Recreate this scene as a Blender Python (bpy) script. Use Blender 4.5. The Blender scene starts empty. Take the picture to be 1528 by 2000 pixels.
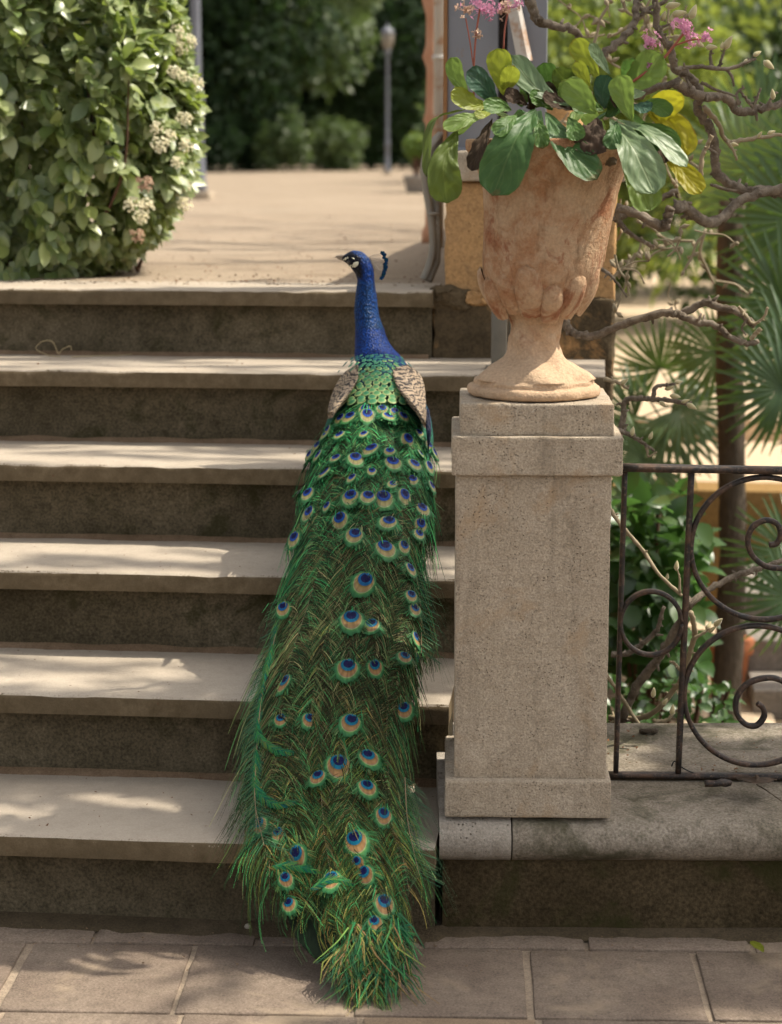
import bpy, bmesh, math, random
from mathutils import Vector, Matrix, noise as mnoise
from math import sin, cos, pi, radians, sqrt, atan2, exp

random.seed(7)
SC = bpy.context.scene
COL = SC.collection

# ------------------------------------------------------------------ camera
FPX = 4127.0
CAM = Vector((0.0, 0.0, 1.2605))
PITCH, YAW, ROLL = radians(9.54), radians(5.55), radians(0.07)
cam_d = bpy.data.cameras.new('camera')
cam = bpy.data.objects.new('camera', cam_d)
COL.objects.link(cam)
_fw = Vector((-sin(YAW)*cos(PITCH), cos(YAW)*cos(PITCH), -sin(PITCH)))
_r0 = Vector((cos(YAW), sin(YAW), 0.0))
_u0 = _r0.cross(_fw)
_rt = _r0*cos(ROLL) + _u0*sin(ROLL)
_up = _u0*cos(ROLL) - _r0*sin(ROLL)
_m = Matrix((_rt, _up, -_fw)).transposed().to_4x4()
_m.translation = CAM
cam.matrix_world = _m
cam_d.sensor_fit = 'HORIZONTAL'
cam_d.sensor_width = 36.0
cam_d.lens = 36.0*FPX/1528.0
cam_d.clip_start = 0.05
cam_d.clip_end = 400.0
cam_d.dof.use_dof = True
cam_d.dof.focus_distance = 3.62
cam_d.dof.aperture_fstop = 6.6
SC.camera = cam

# ------------------------------------------------------------------ sky, sun, exposure
SUN_AZ, SUN_EL = radians(76.0), radians(56.0)       # azimuth from +Y (into the picture) towards +X
TO_SUN = Vector((sin(SUN_AZ)*cos(SUN_EL), cos(SUN_AZ)*cos(SUN_EL), sin(SUN_EL)))
world = bpy.data.worlds.new('World')
SC.world = world
world.use_nodes = True
_nt = world.node_tree
_bg = _nt.nodes['Background']
_sky = _nt.nodes.new('ShaderNodeTexSky')
_sky.sky_type = 'NISHITA'
_sky.sun_disc = False
_sky.sun_elevation = SUN_EL
_sky.sun_rotation = SUN_AZ
_sky.air_density = 1.0
_sky.dust_density = 3.0
_sky.ozone_density = 0.6
_hs = _nt.nodes.new('ShaderNodeHueSaturation')
_hs.inputs['Saturation'].default_value = 0.30
_nt.links.new(_sky.outputs['Color'], _hs.inputs['Color'])
_wm = _nt.nodes.new('ShaderNodeMix')
_wm.data_type = 'RGBA'
_wm.blend_type = 'MULTIPLY'
_wm.inputs[0].default_value = 1.0
_wm.inputs[7].default_value = (1.0, 0.96, 0.90, 1)
_nt.links.new(_hs.outputs['Color'], _wm.inputs[6])
_nt.links.new(_wm.outputs[2], _bg.inputs['Color'])
_bg.inputs['Strength'].default_value = 0.115
sun_d = bpy.data.lights.new('sun', 'SUN')
sun_d.energy = 2.95
sun_d.angle = radians(0.6)
sun_d.color = (1.0, 0.915, 0.77)
sun = bpy.data.objects.new('sun', sun_d)
COL.objects.link(sun)
sun.rotation_euler = (-TO_SUN).to_track_quat('-Z', 'Y').to_euler()
sun.location = (3, 8, 12)
SC.view_settings.view_transform = 'Standard'
SC.view_settings.look = 'None'
SC.view_settings.gamma = 1.0
SC.view_settings.exposure = 1.1
SC.cycles.use_adaptive_sampling = True
SC.cycles.adaptive_threshold = 0.03
SC.cycles.max_bounces = 6
SC.cycles.diffuse_bounces = 3
SC.cycles.glossy_bounces = 2
SC.cycles.transmission_bounces = 3
SC.cycles.caustics_reflective = False
SC.cycles.caustics_refractive = False

# ------------------------------------------------------------------ helpers
def at(px, py, Y):
    """point at depth Y of the place that shows at pixel (px, py) of the photograph"""
    d = _fw + _rt*((px-764.0)/FPX) + _up*((1000.0-py)/FPX)
    return CAM + d*((Y-CAM.y)/d.y)

def px_m(Y):
    return Y/FPX*1.01

def nz(x, y=0.0, z=0.0):
    return mnoise.noise(Vector((x, y, z)))

def obj(name, verts, faces, mat=None, parent=None, smooth=True, cols=None, uvs=None, mats=None, fmat=None):
    me = bpy.data.meshes.new(name)
    me.from_pydata([tuple(v) for v in verts], [], faces)
    return finish(name, me, mat, parent, smooth, cols, uvs, mats, fmat)

def finish(name, me, mat=None, parent=None, smooth=True, cols=None, uvs=None, mats=None, fmat=None):
    if smooth and len(me.polygons):
        me.polygons.foreach_set('use_smooth', [True]*len(me.polygons))
    if cols is not None:
        a = me.color_attributes.new('Col', 'FLOAT_COLOR', 'POINT')
        flat = []
        for c in cols:
            flat.extend((c[0], c[1], c[2], 1.0))
        a.data.foreach_set('color', flat)
    if uvs is not None:
        ul = me.uv_layers.new(name='UVMap')
        vi = [0]*len(me.loops)
        me.loops.foreach_get('vertex_index', vi)
        flat = []
        for i in vi:
            flat.extend(uvs[i])
        ul.data.foreach_set('uv', flat)
    for m in (mats or ([mat] if mat else [])):
        me.materials.append(m)
    if fmat is not None:
        me.polygons.foreach_set('material_index', fmat)
    me.update()
    o = bpy.data.objects.new(name, me)
    COL.objects.link(o)
    if parent is not None:
        o.parent = parent
    return o

def put(name, me, parent=None, loc=(0, 0, 0), mw=None):
    o = bpy.data.objects.new(name, me)
    COL.objects.link(o)
    if parent is not None:
        o.parent = parent
    if mw is not None:
        o.matrix_local = mw
    else:
        o.location = loc
    return o

def tag(o, label=None, cat=None, group=None, kind=None):
    if label: o['label'] = label
    if cat: o['category'] = cat
    if group: o['group'] = group
    if kind: o['kind'] = kind
    return o

def thing(name, label, cat, loc=(0, 0, 0), rz=0.0, group=None):
    o = bpy.data.objects.new(name, None)
    COL.objects.link(o)
    o.location = loc
    o.rotation_euler = (0, 0, rz)
    return tag(o, label, cat, group)

class MB:
    """collects geometry for one mesh"""
    def __init__(s):
        s.v, s.f, s.c, s.uv = [], [], [], []
    def add(s, vs, fs, col=None, uvs=None):
        b = len(s.v)
        s.v.extend(vs)
        s.f.extend([tuple(i+b for i in f) for f in fs])
        if col is not None:
            if isinstance(col, list): s.c.extend(col)
            else: s.c.extend([col]*len(vs))
        if uvs is not None:
            s.uv.extend(uvs)
    def tube(s, pts, rads, n=6, col=None, cap=True, knob=0.0):
        pts = [Vector(p) for p in pts]
        k = len(pts)
        if not isinstance(rads, (list, tuple)): rads = [rads]*k
        ref = None
        vs, fs = [], []
        for i, p in enumerate(pts):
            t = (pts[min(i+1, k-1)]-pts[max(i-1, 0)])
            if t.length < 1e-9: t = Vector((0, 0, 1))
            t.normalize()
            if ref is None:
                ref = t.cross(Vector((0.31, 0.22, 0.93)))
                if ref.length < 0.05: ref = t.cross(Vector((1, 0, 0)))
            ref = (ref - t*ref.dot(t)).normalized()
            bi = t.cross(ref)
            for j in range(n):
                a = 2*pi*j/n
                r = rads[i]
                if knob: r *= 1+knob*nz(p.x*90+j, p.y*90, p.z*90+3*j)
                vs.append(p + ref*(cos(a)*r) + bi*(sin(a)*r))
        for i in range(k-1):
            for j in range(n):
                a, b = i*n+j, i*n+(j+1) % n
                fs.append((a, b, b+n, a+n))
        if cap:
            fs.append(tuple(range(n-1, -1, -1)))
            fs.append(tuple((k-1)*n+j for j in range(n)))
        s.add(vs, fs, col)
    def obj(s, name, mat, parent=None, smooth=True, **k):
        return obj(name, s.v, s.f, mat, parent, smooth, s.c or None, s.uv or None, **k)
    def mesh(s, name, mat, smooth=True):
        o = s.obj(name, mat, None, smooth)
        me = o.data
        bpy.data.objects.remove(o)
        return me

def catmull(pts, m=6):
    pts = [Vector(p) for p in pts]
    if len(pts) < 3:
        return [pts[0].lerp(pts[-1], i/m) for i in range(m+1)]
    P = [pts[0]*2-pts[1]] + pts + [pts[-1]*2-pts[-2]]
    out = []
    for i in range(1, len(P)-2):
        a, b, c, d = P[i-1], P[i], P[i+1], P[i+2]
        for j in range(m):
            t = j/m
            out.append(0.5*((2*b)+(c-a)*t+(2*a-5*b+4*c-d)*t*t+(3*b-a-3*c+d)*t*t*t))
    out.append(pts[-1])
    return out

def bbox(name, x0, x1, y0, y1, z0, z1, mat, parent=None, bev=0.004, seg=2, worn=0.0, cuts=0):
    """bevelled block with slightly worn edges"""
    bm = bmesh.new()
    bmesh.ops.create_cube(bm, size=1.0)
    for v in bm.verts:
        v.co = Vector((x0+(v.co.x+.5)*(x1-x0), y0+(v.co.y+.5)*(y1-y0), z0+(v.co.z+.5)*(z1-z0)))
    if cuts:
        bmesh.ops.subdivide_edges(bm, edges=bm.edges[:], cuts=cuts, use_grid_fill=True)
        sharp = [e for e in bm.edges if len(e.link_faces) == 2 and e.calc_face_angle(0) > 0.5]
    else:
        sharp = bm.edges[:]
    if bev: bmesh.ops.bevel(bm, geom=sharp, offset=bev, segments=seg, affect='EDGES', profile=0.5)
    if worn:
        for v in bm.verts:
            n = Vector((nz(v.co.x*31, v.co.y*31, v.co.z*31+7), nz(v.co.x*31+50, v.co.y*31, v.co.z*31), nz(v.co.x*31, v.co.y*31+90, v.co.z*31)))
            n2 = Vector((nz(v.co.x*140, v.co.y*140, v.co.z*140+7), nz(v.co.x*140+50, v.co.y*140, v.co.z*140), nz(v.co.x*140, v.co.y*140+90, v.co.z*140)))
            v.co += n*worn + n2*worn*0.6
    bmesh.ops.recalc_face_normals(bm, faces=bm.faces[:])
    me = bpy.data.meshes.new(name)
    bm.to_mesh(me)
    bm.free()
    o = finish(name, me, mat, parent, smooth=False)
    for p in me.polygons:
        p.use_smooth = True
    try:
        me.set_sharp_from_angle(angle=radians(40))
    except Exception:
        pass
    return o

def extrude(name, prof, x0, x1, nseg, mat, parent=None, amp=0.0, freq=22.0, edge=None):
    """profile (y, z) swept along x, with hand-worn waviness; edge: indices of profile points that get chipped"""
    k = len(prof)
    vs, fs = [], []
    for i in range(nseg+1):
        x = x0+(x1-x0)*i/nseg
        for j, (y, z) in enumerate(prof):
            a = amp
            dy = a*nz(x*freq*.25, j*.37, 3.1)+a*.5*nz(x*freq, j*.9, 7.7)
            dz = a*nz(x*freq*.25, j*.37+40, 1.3)+a*.5*nz(x*freq, j*.9+20, 2.2)
            if edge and j in edge:
                c = max(0.0, nz(x*freq*.6, 11.0, y*3)-0.18)*a*7 + abs(nz(x*freq*3.1, 5.0, z))*a*0.8
                dz -= c*.8
                dy += c*.8
            vs.append((x, y+dy, z+dz))
    for i in range(nseg):
        for j in range(k):
            a, b = i*k+j, i*k+(j+1) % k
            fs.append((a, a+k, b+k, b))
    fs.append(tuple(range(k)))
    fs.append(tuple(nseg*k+j for j in range(k-1, -1, -1)))
    o = obj(name, vs, fs, mat, parent, True)
    bm = bmesh.new(); bm.from_mesh(o.data)
    bmesh.ops.recalc_face_normals(bm, faces=bm.faces[:])
    bm.to_mesh(o.data); bm.free()
    try:
        o.data.set_sharp_from_angle(angle=radians(38))
    except Exception:
        pass
    return o

# ------------------------------------------------------------------ materials
class Mt:
    def __init__(s, name, rough=0.8, spec=0.3):
        s.m = bpy.data.materials.new(name)
        s.m.use_nodes = True
        s.nt = s.m.node_tree
        s.b = s.nt.nodes['Principled BSDF']
        s.b.inputs['Roughness'].default_value = rough
        s.b.inputs['Specular IOR Level'].default_value = spec
        s._co = None
    def n(s, t, **k):
        nd = s.nt.nodes.new(t)
        for a, v in k.items(): setattr(nd, a, v)
        return nd
    def set(s, sock, v):
        if isinstance(v, bpy.types.NodeSocket): s.nt.links.new(v, sock)
        elif isinstance(v, (tuple, list)) and len(v) == 3 and sock.type == 'RGBA': sock.default_value = (*v, 1)
        else: sock.default_value = v
        return s
    def co(s, scale=(1, 1, 1), kind='Object', rot=(0, 0, 0)):
        tc = s.n('ShaderNodeTexCoord')
        mp = s.n('ShaderNodeMapping')
        mp.inputs['Scale'].default_value = scale
        mp.inputs['Rotation'].default_value = rot
        s.nt.links.new(tc.outputs[kind], mp.inputs['Vector'])
        return mp.outputs['Vector']
    def world(s, scale=(1, 1, 1)):
        g = s.n('ShaderNodeNewGeometry')
        mp = s.n('ShaderNodeMapping')
        mp.inputs['Scale'].default_value = scale
        s.nt.links.new(g.outputs['Position'], mp.inputs['Vector'])
        return mp.outputs['Vector']
    def noise(s, scale, detail=4, rough=0.55, vec=None, dist=0.0, out='Fac'):
        t = s.n('ShaderNodeTexNoise')
        t.inputs['Scale'].default_value = scale
        t.inputs['Detail'].default_value = detail
        t.inputs['Roughness'].default_value = rough
        t.inputs['Distortion'].default_value = dist
        s.nt.links.new(vec if vec is not None else s.world(), t.inputs['Vector'])
        return t.outputs[out]
    def voro(s, scale, vec=None, feature='F1', out='Distance', rnd=1.0):
        t = s.n('ShaderNodeTexVoronoi', feature=feature)
        t.inputs['Scale'].default_value = scale
        t.inputs['Randomness'].default_value = rnd
        s.nt.links.new(vec if vec is not None else s.world(), t.inputs['Vector'])
        return t.outputs[out]
    def ramp(s, fac, stops, interp='LINEAR'):
        r = s.n('ShaderNodeValToRGB')
        r.color_ramp.interpolation = interp
        while len(r.color_ramp.elements) < len(stops): r.color_ramp.elements.new(0.5)
        for e, (p, c) in zip(r.color_ramp.elements, stops):
            e.position = p
            e.color = (c, c, c, 1) if not isinstance(c, (tuple, list)) else (*c, 1)
        s.nt.links.new(fac, r.inputs['Fac'])
        return r.outputs['Color']
    def mix(s, fac, a, b, blend='MIX'):
        m = s.n('ShaderNodeMix', data_type='RGBA', blend_type=blend)
        s.set(m.inputs[0], fac); s.set(m.inputs[6], a); s.set(m.inputs[7], b)
        return m.outputs[2]
    def math(s, op, a, b=0.0, c=0.0, clamp=False):
        m = s.n('ShaderNodeMath', operation=op, use_clamp=clamp)
        s.set(m.inputs[0], a); s.set(m.inputs[1], b)
        if op in ('MULTIPLY_ADD', 'SMOOTH_MIN', 'COMPARE'): s.set(m.inputs[2], c)
        return m.outputs[0]
    def bump(s, h, strength=0.5, dist=0.002):
        b = s.n('ShaderNodeBump')
        b.inputs['Strength'].default_value = strength
        b.inputs['Distance'].default_value = dist
        s.nt.links.new(h, b.inputs['Height'])
        s.nt.links.new(b.outputs['Normal'], s.b.inputs['Normal'])
        return s
    def color(s, c): return s.set(s.b.inputs['Base Color'], c)
    def rough(s, c): return s.set(s.b.inputs['Roughness'], c)
    def attr(s, name='Col'):
        a = s.n('ShaderNodeVertexColor'); a.layer_name = name
        return a.outputs['Color']
    def rnd(s): return s.n('ShaderNodeObjectInfo').outputs['Random']
    def sep(s, vec):
        x = s.n('ShaderNodeSeparateXYZ'); s.nt.links.new(vec, x.inputs[0]); return x.outputs
    def trans(s, col, fac):
        """leaf: adds translucency"""
        t = s.n('ShaderNodeBsdfTranslucent')
        s.set(t.inputs['Color'], col)
        mx = s.n('ShaderNodeMixShader')
        mx.inputs[0].default_value = fac
        out = s.nt.nodes['Material Output']
        s.nt.links.new(s.b.outputs[0], mx.inputs[1])
        s.nt.links.new(t.outputs[0], mx.inputs[2])
        s.nt.links.new(mx.outputs[0], out.inputs['Surface'])
        return s

def srgb(r, g, b, k=1.0):
    f = lambda c: ((c/255+0.055)/1.055)**2.4 if c > 10 else c/255/12.92
    return (f(r)*k, f(g)*k, f(b)*k)

def stone(name, c1, c2, c3, speck=None, patch=None, bump=0.5, fine=260.0, rough=0.85, big=5.0, speckscale=170.0, grain=(0.72, 1.22), streak=0.0):
    m = Mt(name, rough, 0.08)
    w = m.world()
    a = m.noise(big, 6, 0.62, w)
    b = m.noise(38, 6, 0.65, w)
    g = m.noise(fine, 3, 0.6, w)
    c = m.mix(m.ramp(a, [(0.35, 0.0), (0.68, 1.0)]), c1, c2)
    c = m.mix(m.math('MULTIPLY', m.ramp(b, [(0.45, 0.0), (0.75, 1.0)]), 0.65), c, c3)
    gr = m.ramp(g, [(0.28, grain[0]), (0.72, grain[1])])
    c = m.mix(1.0, c, gr, 'MULTIPLY')
    if patch:
        p = m.noise(patch[1], 5, 0.7, w, 0.6)
        c = m.mix(m.math('MULTIPLY', m.ramp(p, [(patch[2], 0.0), (patch[2]+0.12, 1.0)]), patch[3]), c, patch[0])
    if streak:      # rain streaks and grime of old stone, uneven along the face
        q = m.noise(16, 5, 0.7, m.world((1, 1, 0.10)))
        c = m.mix(m.math('MULTIPLY', m.ramp(q, [(0.52, 0.0), (0.68, 1.0)]), streak), c, tuple(k*0.42 for k in c3))
    h = m.math('ADD', m.math('MULTIPLY', g, 0.5), m.math('MULTIPLY', b, 0.9))
    if speck:
        v = m.voro(speckscale, w)
        keep = m.ramp(m.noise(24, 3, 0.6, w), [(0.42, 0.0), (0.62, 1.0)])
        sp = m.math('MULTIPLY', m.ramp(v, [(0.12, 1.0), (0.24, 0.0)]), keep)
        c = m.mix(sp, c, speck)
        h = m.math('SUBTRACT', h, m.math('MULTIPLY', sp, 0.7))
    m.color(c)
    m.bump(h, bump, 0.004)
    return m.m

MAT = {}
# ------------------------------------------------------------------ stone, plaster and earth
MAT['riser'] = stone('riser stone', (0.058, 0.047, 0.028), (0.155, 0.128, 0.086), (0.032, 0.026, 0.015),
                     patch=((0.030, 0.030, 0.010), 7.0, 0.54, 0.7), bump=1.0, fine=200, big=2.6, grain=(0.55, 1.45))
MAT['nosing'] = stone('tread stone', (0.47, 0.405, 0.32), (0.56, 0.49, 0.40), (0.40, 0.34, 0.27),
                      speck=(0.10, 0.06, 0.04), bump=0.25, fine=420, speckscale=62)

def tread_material():
    # worn pale walking surface; the hewn front edge is coloured darker for grime and painted-in shade
    m = Mt('tread stone worn and grimy with shaded front', 0.85, 0.08)
    w = m.world()
    a = m.noise(4.0, 6, 0.6, w); b = m.noise(38, 6, 0.65, w); g = m.noise(330, 3, 0.6, w)
    pale = m.mix(m.ramp(a, [(0.35, 0.0), (0.68, 1.0)]), (0.365, 0.312, 0.250), (0.43, 0.372, 0.302))
    pale = m.mix(m.math('MULTIPLY', m.ramp(b, [(0.48, 0.0), (0.78, 1.0)]), 0.4), pale, (0.285, 0.24, 0.19))
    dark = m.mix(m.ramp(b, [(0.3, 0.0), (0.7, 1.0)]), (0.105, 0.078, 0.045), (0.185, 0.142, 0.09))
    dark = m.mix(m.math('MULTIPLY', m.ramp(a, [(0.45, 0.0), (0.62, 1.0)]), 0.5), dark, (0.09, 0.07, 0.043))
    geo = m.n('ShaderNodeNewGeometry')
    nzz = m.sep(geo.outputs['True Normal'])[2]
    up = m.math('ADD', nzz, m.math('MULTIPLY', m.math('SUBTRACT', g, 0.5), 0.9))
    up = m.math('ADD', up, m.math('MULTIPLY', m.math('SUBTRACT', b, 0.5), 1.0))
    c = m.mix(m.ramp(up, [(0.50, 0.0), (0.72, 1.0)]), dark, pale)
    c = m.mix(1.0, c, m.ramp(g, [(0.25, 0.86), (0.75, 1.1)]), 'MULTIPLY')
    v = m.voro(36, w); kp = m.ramp(m.noise(13, 2, 0.5, w), [(0.5, 0.0), (0.6, 1.0)])
    c = m.mix(m.math('MULTIPLY', m.ramp(v, [(0.055, 1.0), (0.085, 0.0)]), kp), c, (0.13, 0.075, 0.045))
    m.color(c)
    m.bump(m.math('ADD', m.math('MULTIPLY', g, 0.5), b), 0.45, 0.003)
    return m.m
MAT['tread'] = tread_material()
MAT['dust'] = stone('grit', (0.20, 0.135, 0.085), (0.27, 0.19, 0.125), (0.12, 0.085, 0.05), bump=1.0, fine=300)
MAT['pillar'] = stone('bush hammered limestone', (0.40, 0.335, 0.255), (0.47, 0.40, 0.315), (0.30, 0.245, 0.18),
                      speck=(0.13, 0.10, 0.07), patch=((0.40, 0.275, 0.16), 5.0, 0.53, 0.65), bump=1.0, fine=330, speckscale=200, grain=(0.64, 1.3), streak=0.45)
MAT['coping'] = stone('weathered coping stone', (0.20, 0.172, 0.135), (0.28, 0.245, 0.20), (0.10, 0.083, 0.058),
                      patch=((0.062, 0.060, 0.034), 7.0, 0.52, 0.75), bump=1.0, fine=220, grain=(0.6, 1.4))
MAT['coping_pale'] = stone('replaced pale coping stone', (0.33, 0.295, 0.25), (0.40, 0.36, 0.315), (0.19, 0.16, 0.125), speck=(0.1, 0.08, 0.06), bump=0.9, fine=260, speckscale=130)
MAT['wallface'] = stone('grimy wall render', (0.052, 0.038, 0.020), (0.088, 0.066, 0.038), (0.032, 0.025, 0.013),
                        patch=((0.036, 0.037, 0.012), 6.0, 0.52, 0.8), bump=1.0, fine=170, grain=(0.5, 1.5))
MAT['tile'] = stone('red paving stone', (0.172, 0.132, 0.104), (0.25, 0.20, 0.158), (0.112, 0.090, 0.068),
                    patch=((0.33, 0.26, 0.185), 3.4, 0.54, 0.75), bump=0.6, fine=260, big=4.0, grain=(0.65, 1.3))
MAT['tile_pale'] = stone('pale paving stone', (0.26, 0.19, 0.13), (0.31, 0.235, 0.165), (0.19, 0.135, 0.095),
                         patch=((0.30, 0.22, 0.17), 6.0, 0.56, 0.7), bump=0.5, fine=330, big=4.0)
MAT['mortar'] = stone('mortar', (0.30, 0.24, 0.18), (0.35, 0.28, 0.21), (0.17, 0.13, 0.095), bump=0.8, fine=300)
MAT['earth'] = stone('sandy path', (0.27, 0.212, 0.155), (0.325, 0.262, 0.195), (0.215, 0.168, 0.122), bump=1.0, fine=120, big=1.2, grain=(0.75, 1.25), patch=((0.20, 0.15, 0.105), 2.2, 0.54, 0.6))
MAT['soil'] = stone('garden soil', (0.10, 0.075, 0.05), (0.15, 0.115, 0.08), (0.06, 0.045, 0.03), bump=1.0, fine=90)
MAT['stucco'] = stone('ochre stucco', (0.50, 0.30, 0.135), (0.44, 0.265, 0.125), (0.36, 0.22, 0.11),
                      patch=((0.19, 0.13, 0.075), 14.0, 0.58, 0.55), bump=1.0, fine=160, speck=(0.25, 0.15, 0.07), speckscale=90)
MAT['stucco_grimy'] = stone('blackened stucco', (0.075, 0.056, 0.034), (0.13, 0.095, 0.055), (0.04, 0.032, 0.02),
                            patch=((0.42, 0.235, 0.10), 8.0, 0.55, 0.85), bump=1.0, fine=160)
MAT['beige'] = stone('beige garden wall', (0.60, 0.475, 0.34), (0.55, 0.43, 0.30), (0.5, 0.39, 0.27), bump=0.3, fine=60, big=0.8)
MAT['ochre'] = stone('ochre garden wall', (0.30, 0.19, 0.075), (0.26, 0.165, 0.065), (0.21, 0.135, 0.055), bump=0.4, fine=60, big=0.9)
MAT['greystone'] = stone('grey steps', (0.26, 0.235, 0.21), (0.31, 0.28, 0.25), (0.2, 0.18, 0.16), bump=0.4, fine=80)

# ------------------------------------------------------------------ pavement of large square tiles
lower = obj('ground', [(-60, -20, -0.62), (60, -20, -0.62), (60, 90, -0.62), (-60, 90, -0.62)], [(0, 1, 2, 3)], MAT['soil'])
tag(lower, kind='structure')
PAV_R = radians(3.6)
pav = bpy.data.objects.new('pavement', None); COL.objects.link(pav)
pav.location = (-0.08, 2.975, 0.0); pav.rotation_euler = (0, 0, PAV_R)
tag(pav, kind='structure')
bed = bbox('mortar_bed', -4.5, 3.5, -2.6, 0.62, -0.12, -0.0045, MAT['mortar'], pav, bev=0)
rows = [(-1.42, -1.14), (-1.14, -0.86), (-0.86, -0.575), (-0.575, -0.29), (-0.29, 0.0), (0.0, 0.278), (0.278, 0.55)]
for ri, (ya, yb) in enumerate(rows):
    off = {6: 0.10, 5: 0.0, 4: 0.015, 3: 0.11}.get(ri, random.uniform(0, .26))
    for k in range(-14, 12):
        xa, xb = k*0.268+off, (k+1)*0.268+off
        if xb < -3.6 or xa > 2.4: continue
        g = 0.0045
        rr = random.Random(ri*100+k)
        mat = MAT['tile_pale'] if rr.random() < 0.10 else MAT['tile']
        bm_c = []
        o = bbox('tile', xa+g+rr.uniform(-.003, .003), xb-g+rr.uniform(-.003, .003), ya+g*.6, yb-g*.6, -0.05, rr.uniform(-.0012, .0012), mat, pav, bev=0.003, seg=2, worn=0.0016, cuts=5)

# ------------------------------------------------------------------ stone staircase
ZS = [0.0, 0.1617, 0.3195, 0.4797, 0.6412, 0.8026, 0.9598]
Y0, GO, OV, NT = 3.2582, 0.3101, 0.0477, 0.0366
stairs = thing('stone_staircase', 'six wide pale stone steps with dark mossy risers', 'steps', (-1.2, 3.3, 0))
def rel(o, p):      # keep world placement under a moved parent
    o.parent = p
    o.matrix_parent_inverse = Matrix.Translation(-Vector(p.location))
    return o
XL = -3.2
for k in range(1, 7):
    yf, zt = Y0+(k-1)*GO, ZS[k]
    xr = {1: -0.245, 2: -0.245, 3: -0.05, 4: 0.0, 5: 0.02, 6: -0.374}[k]
    yb = yf + (GO+OV+0.10 if k < 6 else 0.30)
    prof = [(yf, zt-NT), (yf, zt-0.010), (yf+0.0015, zt-0.004), (yf+0.005, zt-0.001), (yf+0.011, zt), (yf+0.10, zt+0.0005), (yf+0.2, zt), (yb, zt), (yb, zt-NT)]
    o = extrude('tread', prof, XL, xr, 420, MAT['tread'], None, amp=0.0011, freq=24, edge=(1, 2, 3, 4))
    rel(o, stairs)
    zb = ZS[k-1]
    pr = [(yf+OV, zb-0.05), (yf+OV, zb+0.01), (yf+OV, zb+(zt-zb)*.5), (yf+OV, zt-NT+0.002), (yf+OV+0.12, zt-NT+0.002), (yf+OV+0.12, zb-0.05)]
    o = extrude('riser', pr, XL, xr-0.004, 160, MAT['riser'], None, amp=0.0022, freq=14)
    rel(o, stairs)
    # grit gathered in the angle at the foot of the riser
    if k > 1:
        wob = []
        fs = []
        n = 260
        for i in range(n+1):
            x = XL+(xr-0.01-XL)*i/n
            d = 0.020+0.014*nz(x*6, k*3.0)+0.006*nz(x*30, k*5.0)
            h = 0.010+0.004*nz(x*11, k*2.0)
            wob += [(x, yf+OV+0.004, zb+h), (x, yf+OV-d*.5, zb+h*.5), (x, yf+OV-d, zb-0.001)]
        for i in range(n):
            for j in range(2):
                a = i*3+j
                fs.append((a, a+1, a+4, a+3))
        o = obj('grit', wob, fs, MAT['dust'], None)
        o['kind'] = 'stuff'
        rel(o, stairs)
# dark grit and dirt along the foot of the bottom riser
v, f = [], []
n = 420
for i in range(n+1):
    x = -3.2+5.2*i/n
    yb = Y0+OV-0.002 if x < -0.24 else 3.318+(x+0.24)*math.tan(radians(5.2))+0.004
    d = 0.045+0.03*nz(x*5, 9.0)+0.012*nz(x*23, 4.0)
    v += [(x, yb+0.006, 0.012), (x, yb-d*.4, 0.0065), (x, yb-d, -0.0012)]
for i in range(n):
    for j in range(2):
        a = i*3+j; f.append((a, a+1, a+4, a+3))
MAT['dirt'] = stone('dark damp dirt', (0.075, 0.058, 0.036), (0.12, 0.092, 0.06), (0.045, 0.036, 0.022), bump=1.0, fine=260)
o = obj('dirt', v, f, MAT['dirt']); tag(o, 'dark dirt along the foot of the bottom step', 'dirt', kind='stuff')
# loose grit, crumbs and seed husks on pavement and steps
def crumbs(name, label, n, place, mat, s0, s1, seed):
    rr = random.Random(seed); mb = MB()
    for _ in range(n):
        p = place(rr); s = rr.uniform(s0, s1)
        vs = [p+Vector((rr.uniform(-1, 1), rr.uniform(-1, 1), rr.uniform(0.0, 1.1)))*s for _ in range(4)]
        mb.add(vs, [(0, 1, 2), (0, 2, 3), (0, 3, 1), (1, 3, 2)])
    o = mb.obj(name, mat, None, False); tag(o, label, 'debris', kind='stuff')
def on_pav(rr):
    x = rr.uniform(-1.1, 0.5); y = Y0+OV-abs(rr.gauss(0, .09)) if x < -.24 else 3.33+(x+.24)*.09-abs(rr.gauss(0, .09))
    return Vector((x, y, 0.001))
crumbs('pavement_grit', 'fine grit scattered on the paving below the steps', 420, on_pav, MAT['dust'], 0.0008, 0.0030, 3)
def on_tread(rr):
    k = rr.choice((1, 1, 1, 2, 2, 3, 3, 4, 5))
    return Vector((rr.uniform(-1.3, -0.3), Y0+(k-1)*GO+rr.uniform(0.02, GO+OV-.01), ZS[k]+0.0006))
MAT['husk'] = stone('brown husks', (0.16, 0.075, 0.04), (0.2, 0.1, 0.05), (0.1, 0.05, 0.03), bump=0.3)
crumbs('seed_husks', 'small brown husks scattered over the treads', 230, on_tread, MAT['husk'], 0.001, 0.0034, 4)

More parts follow.
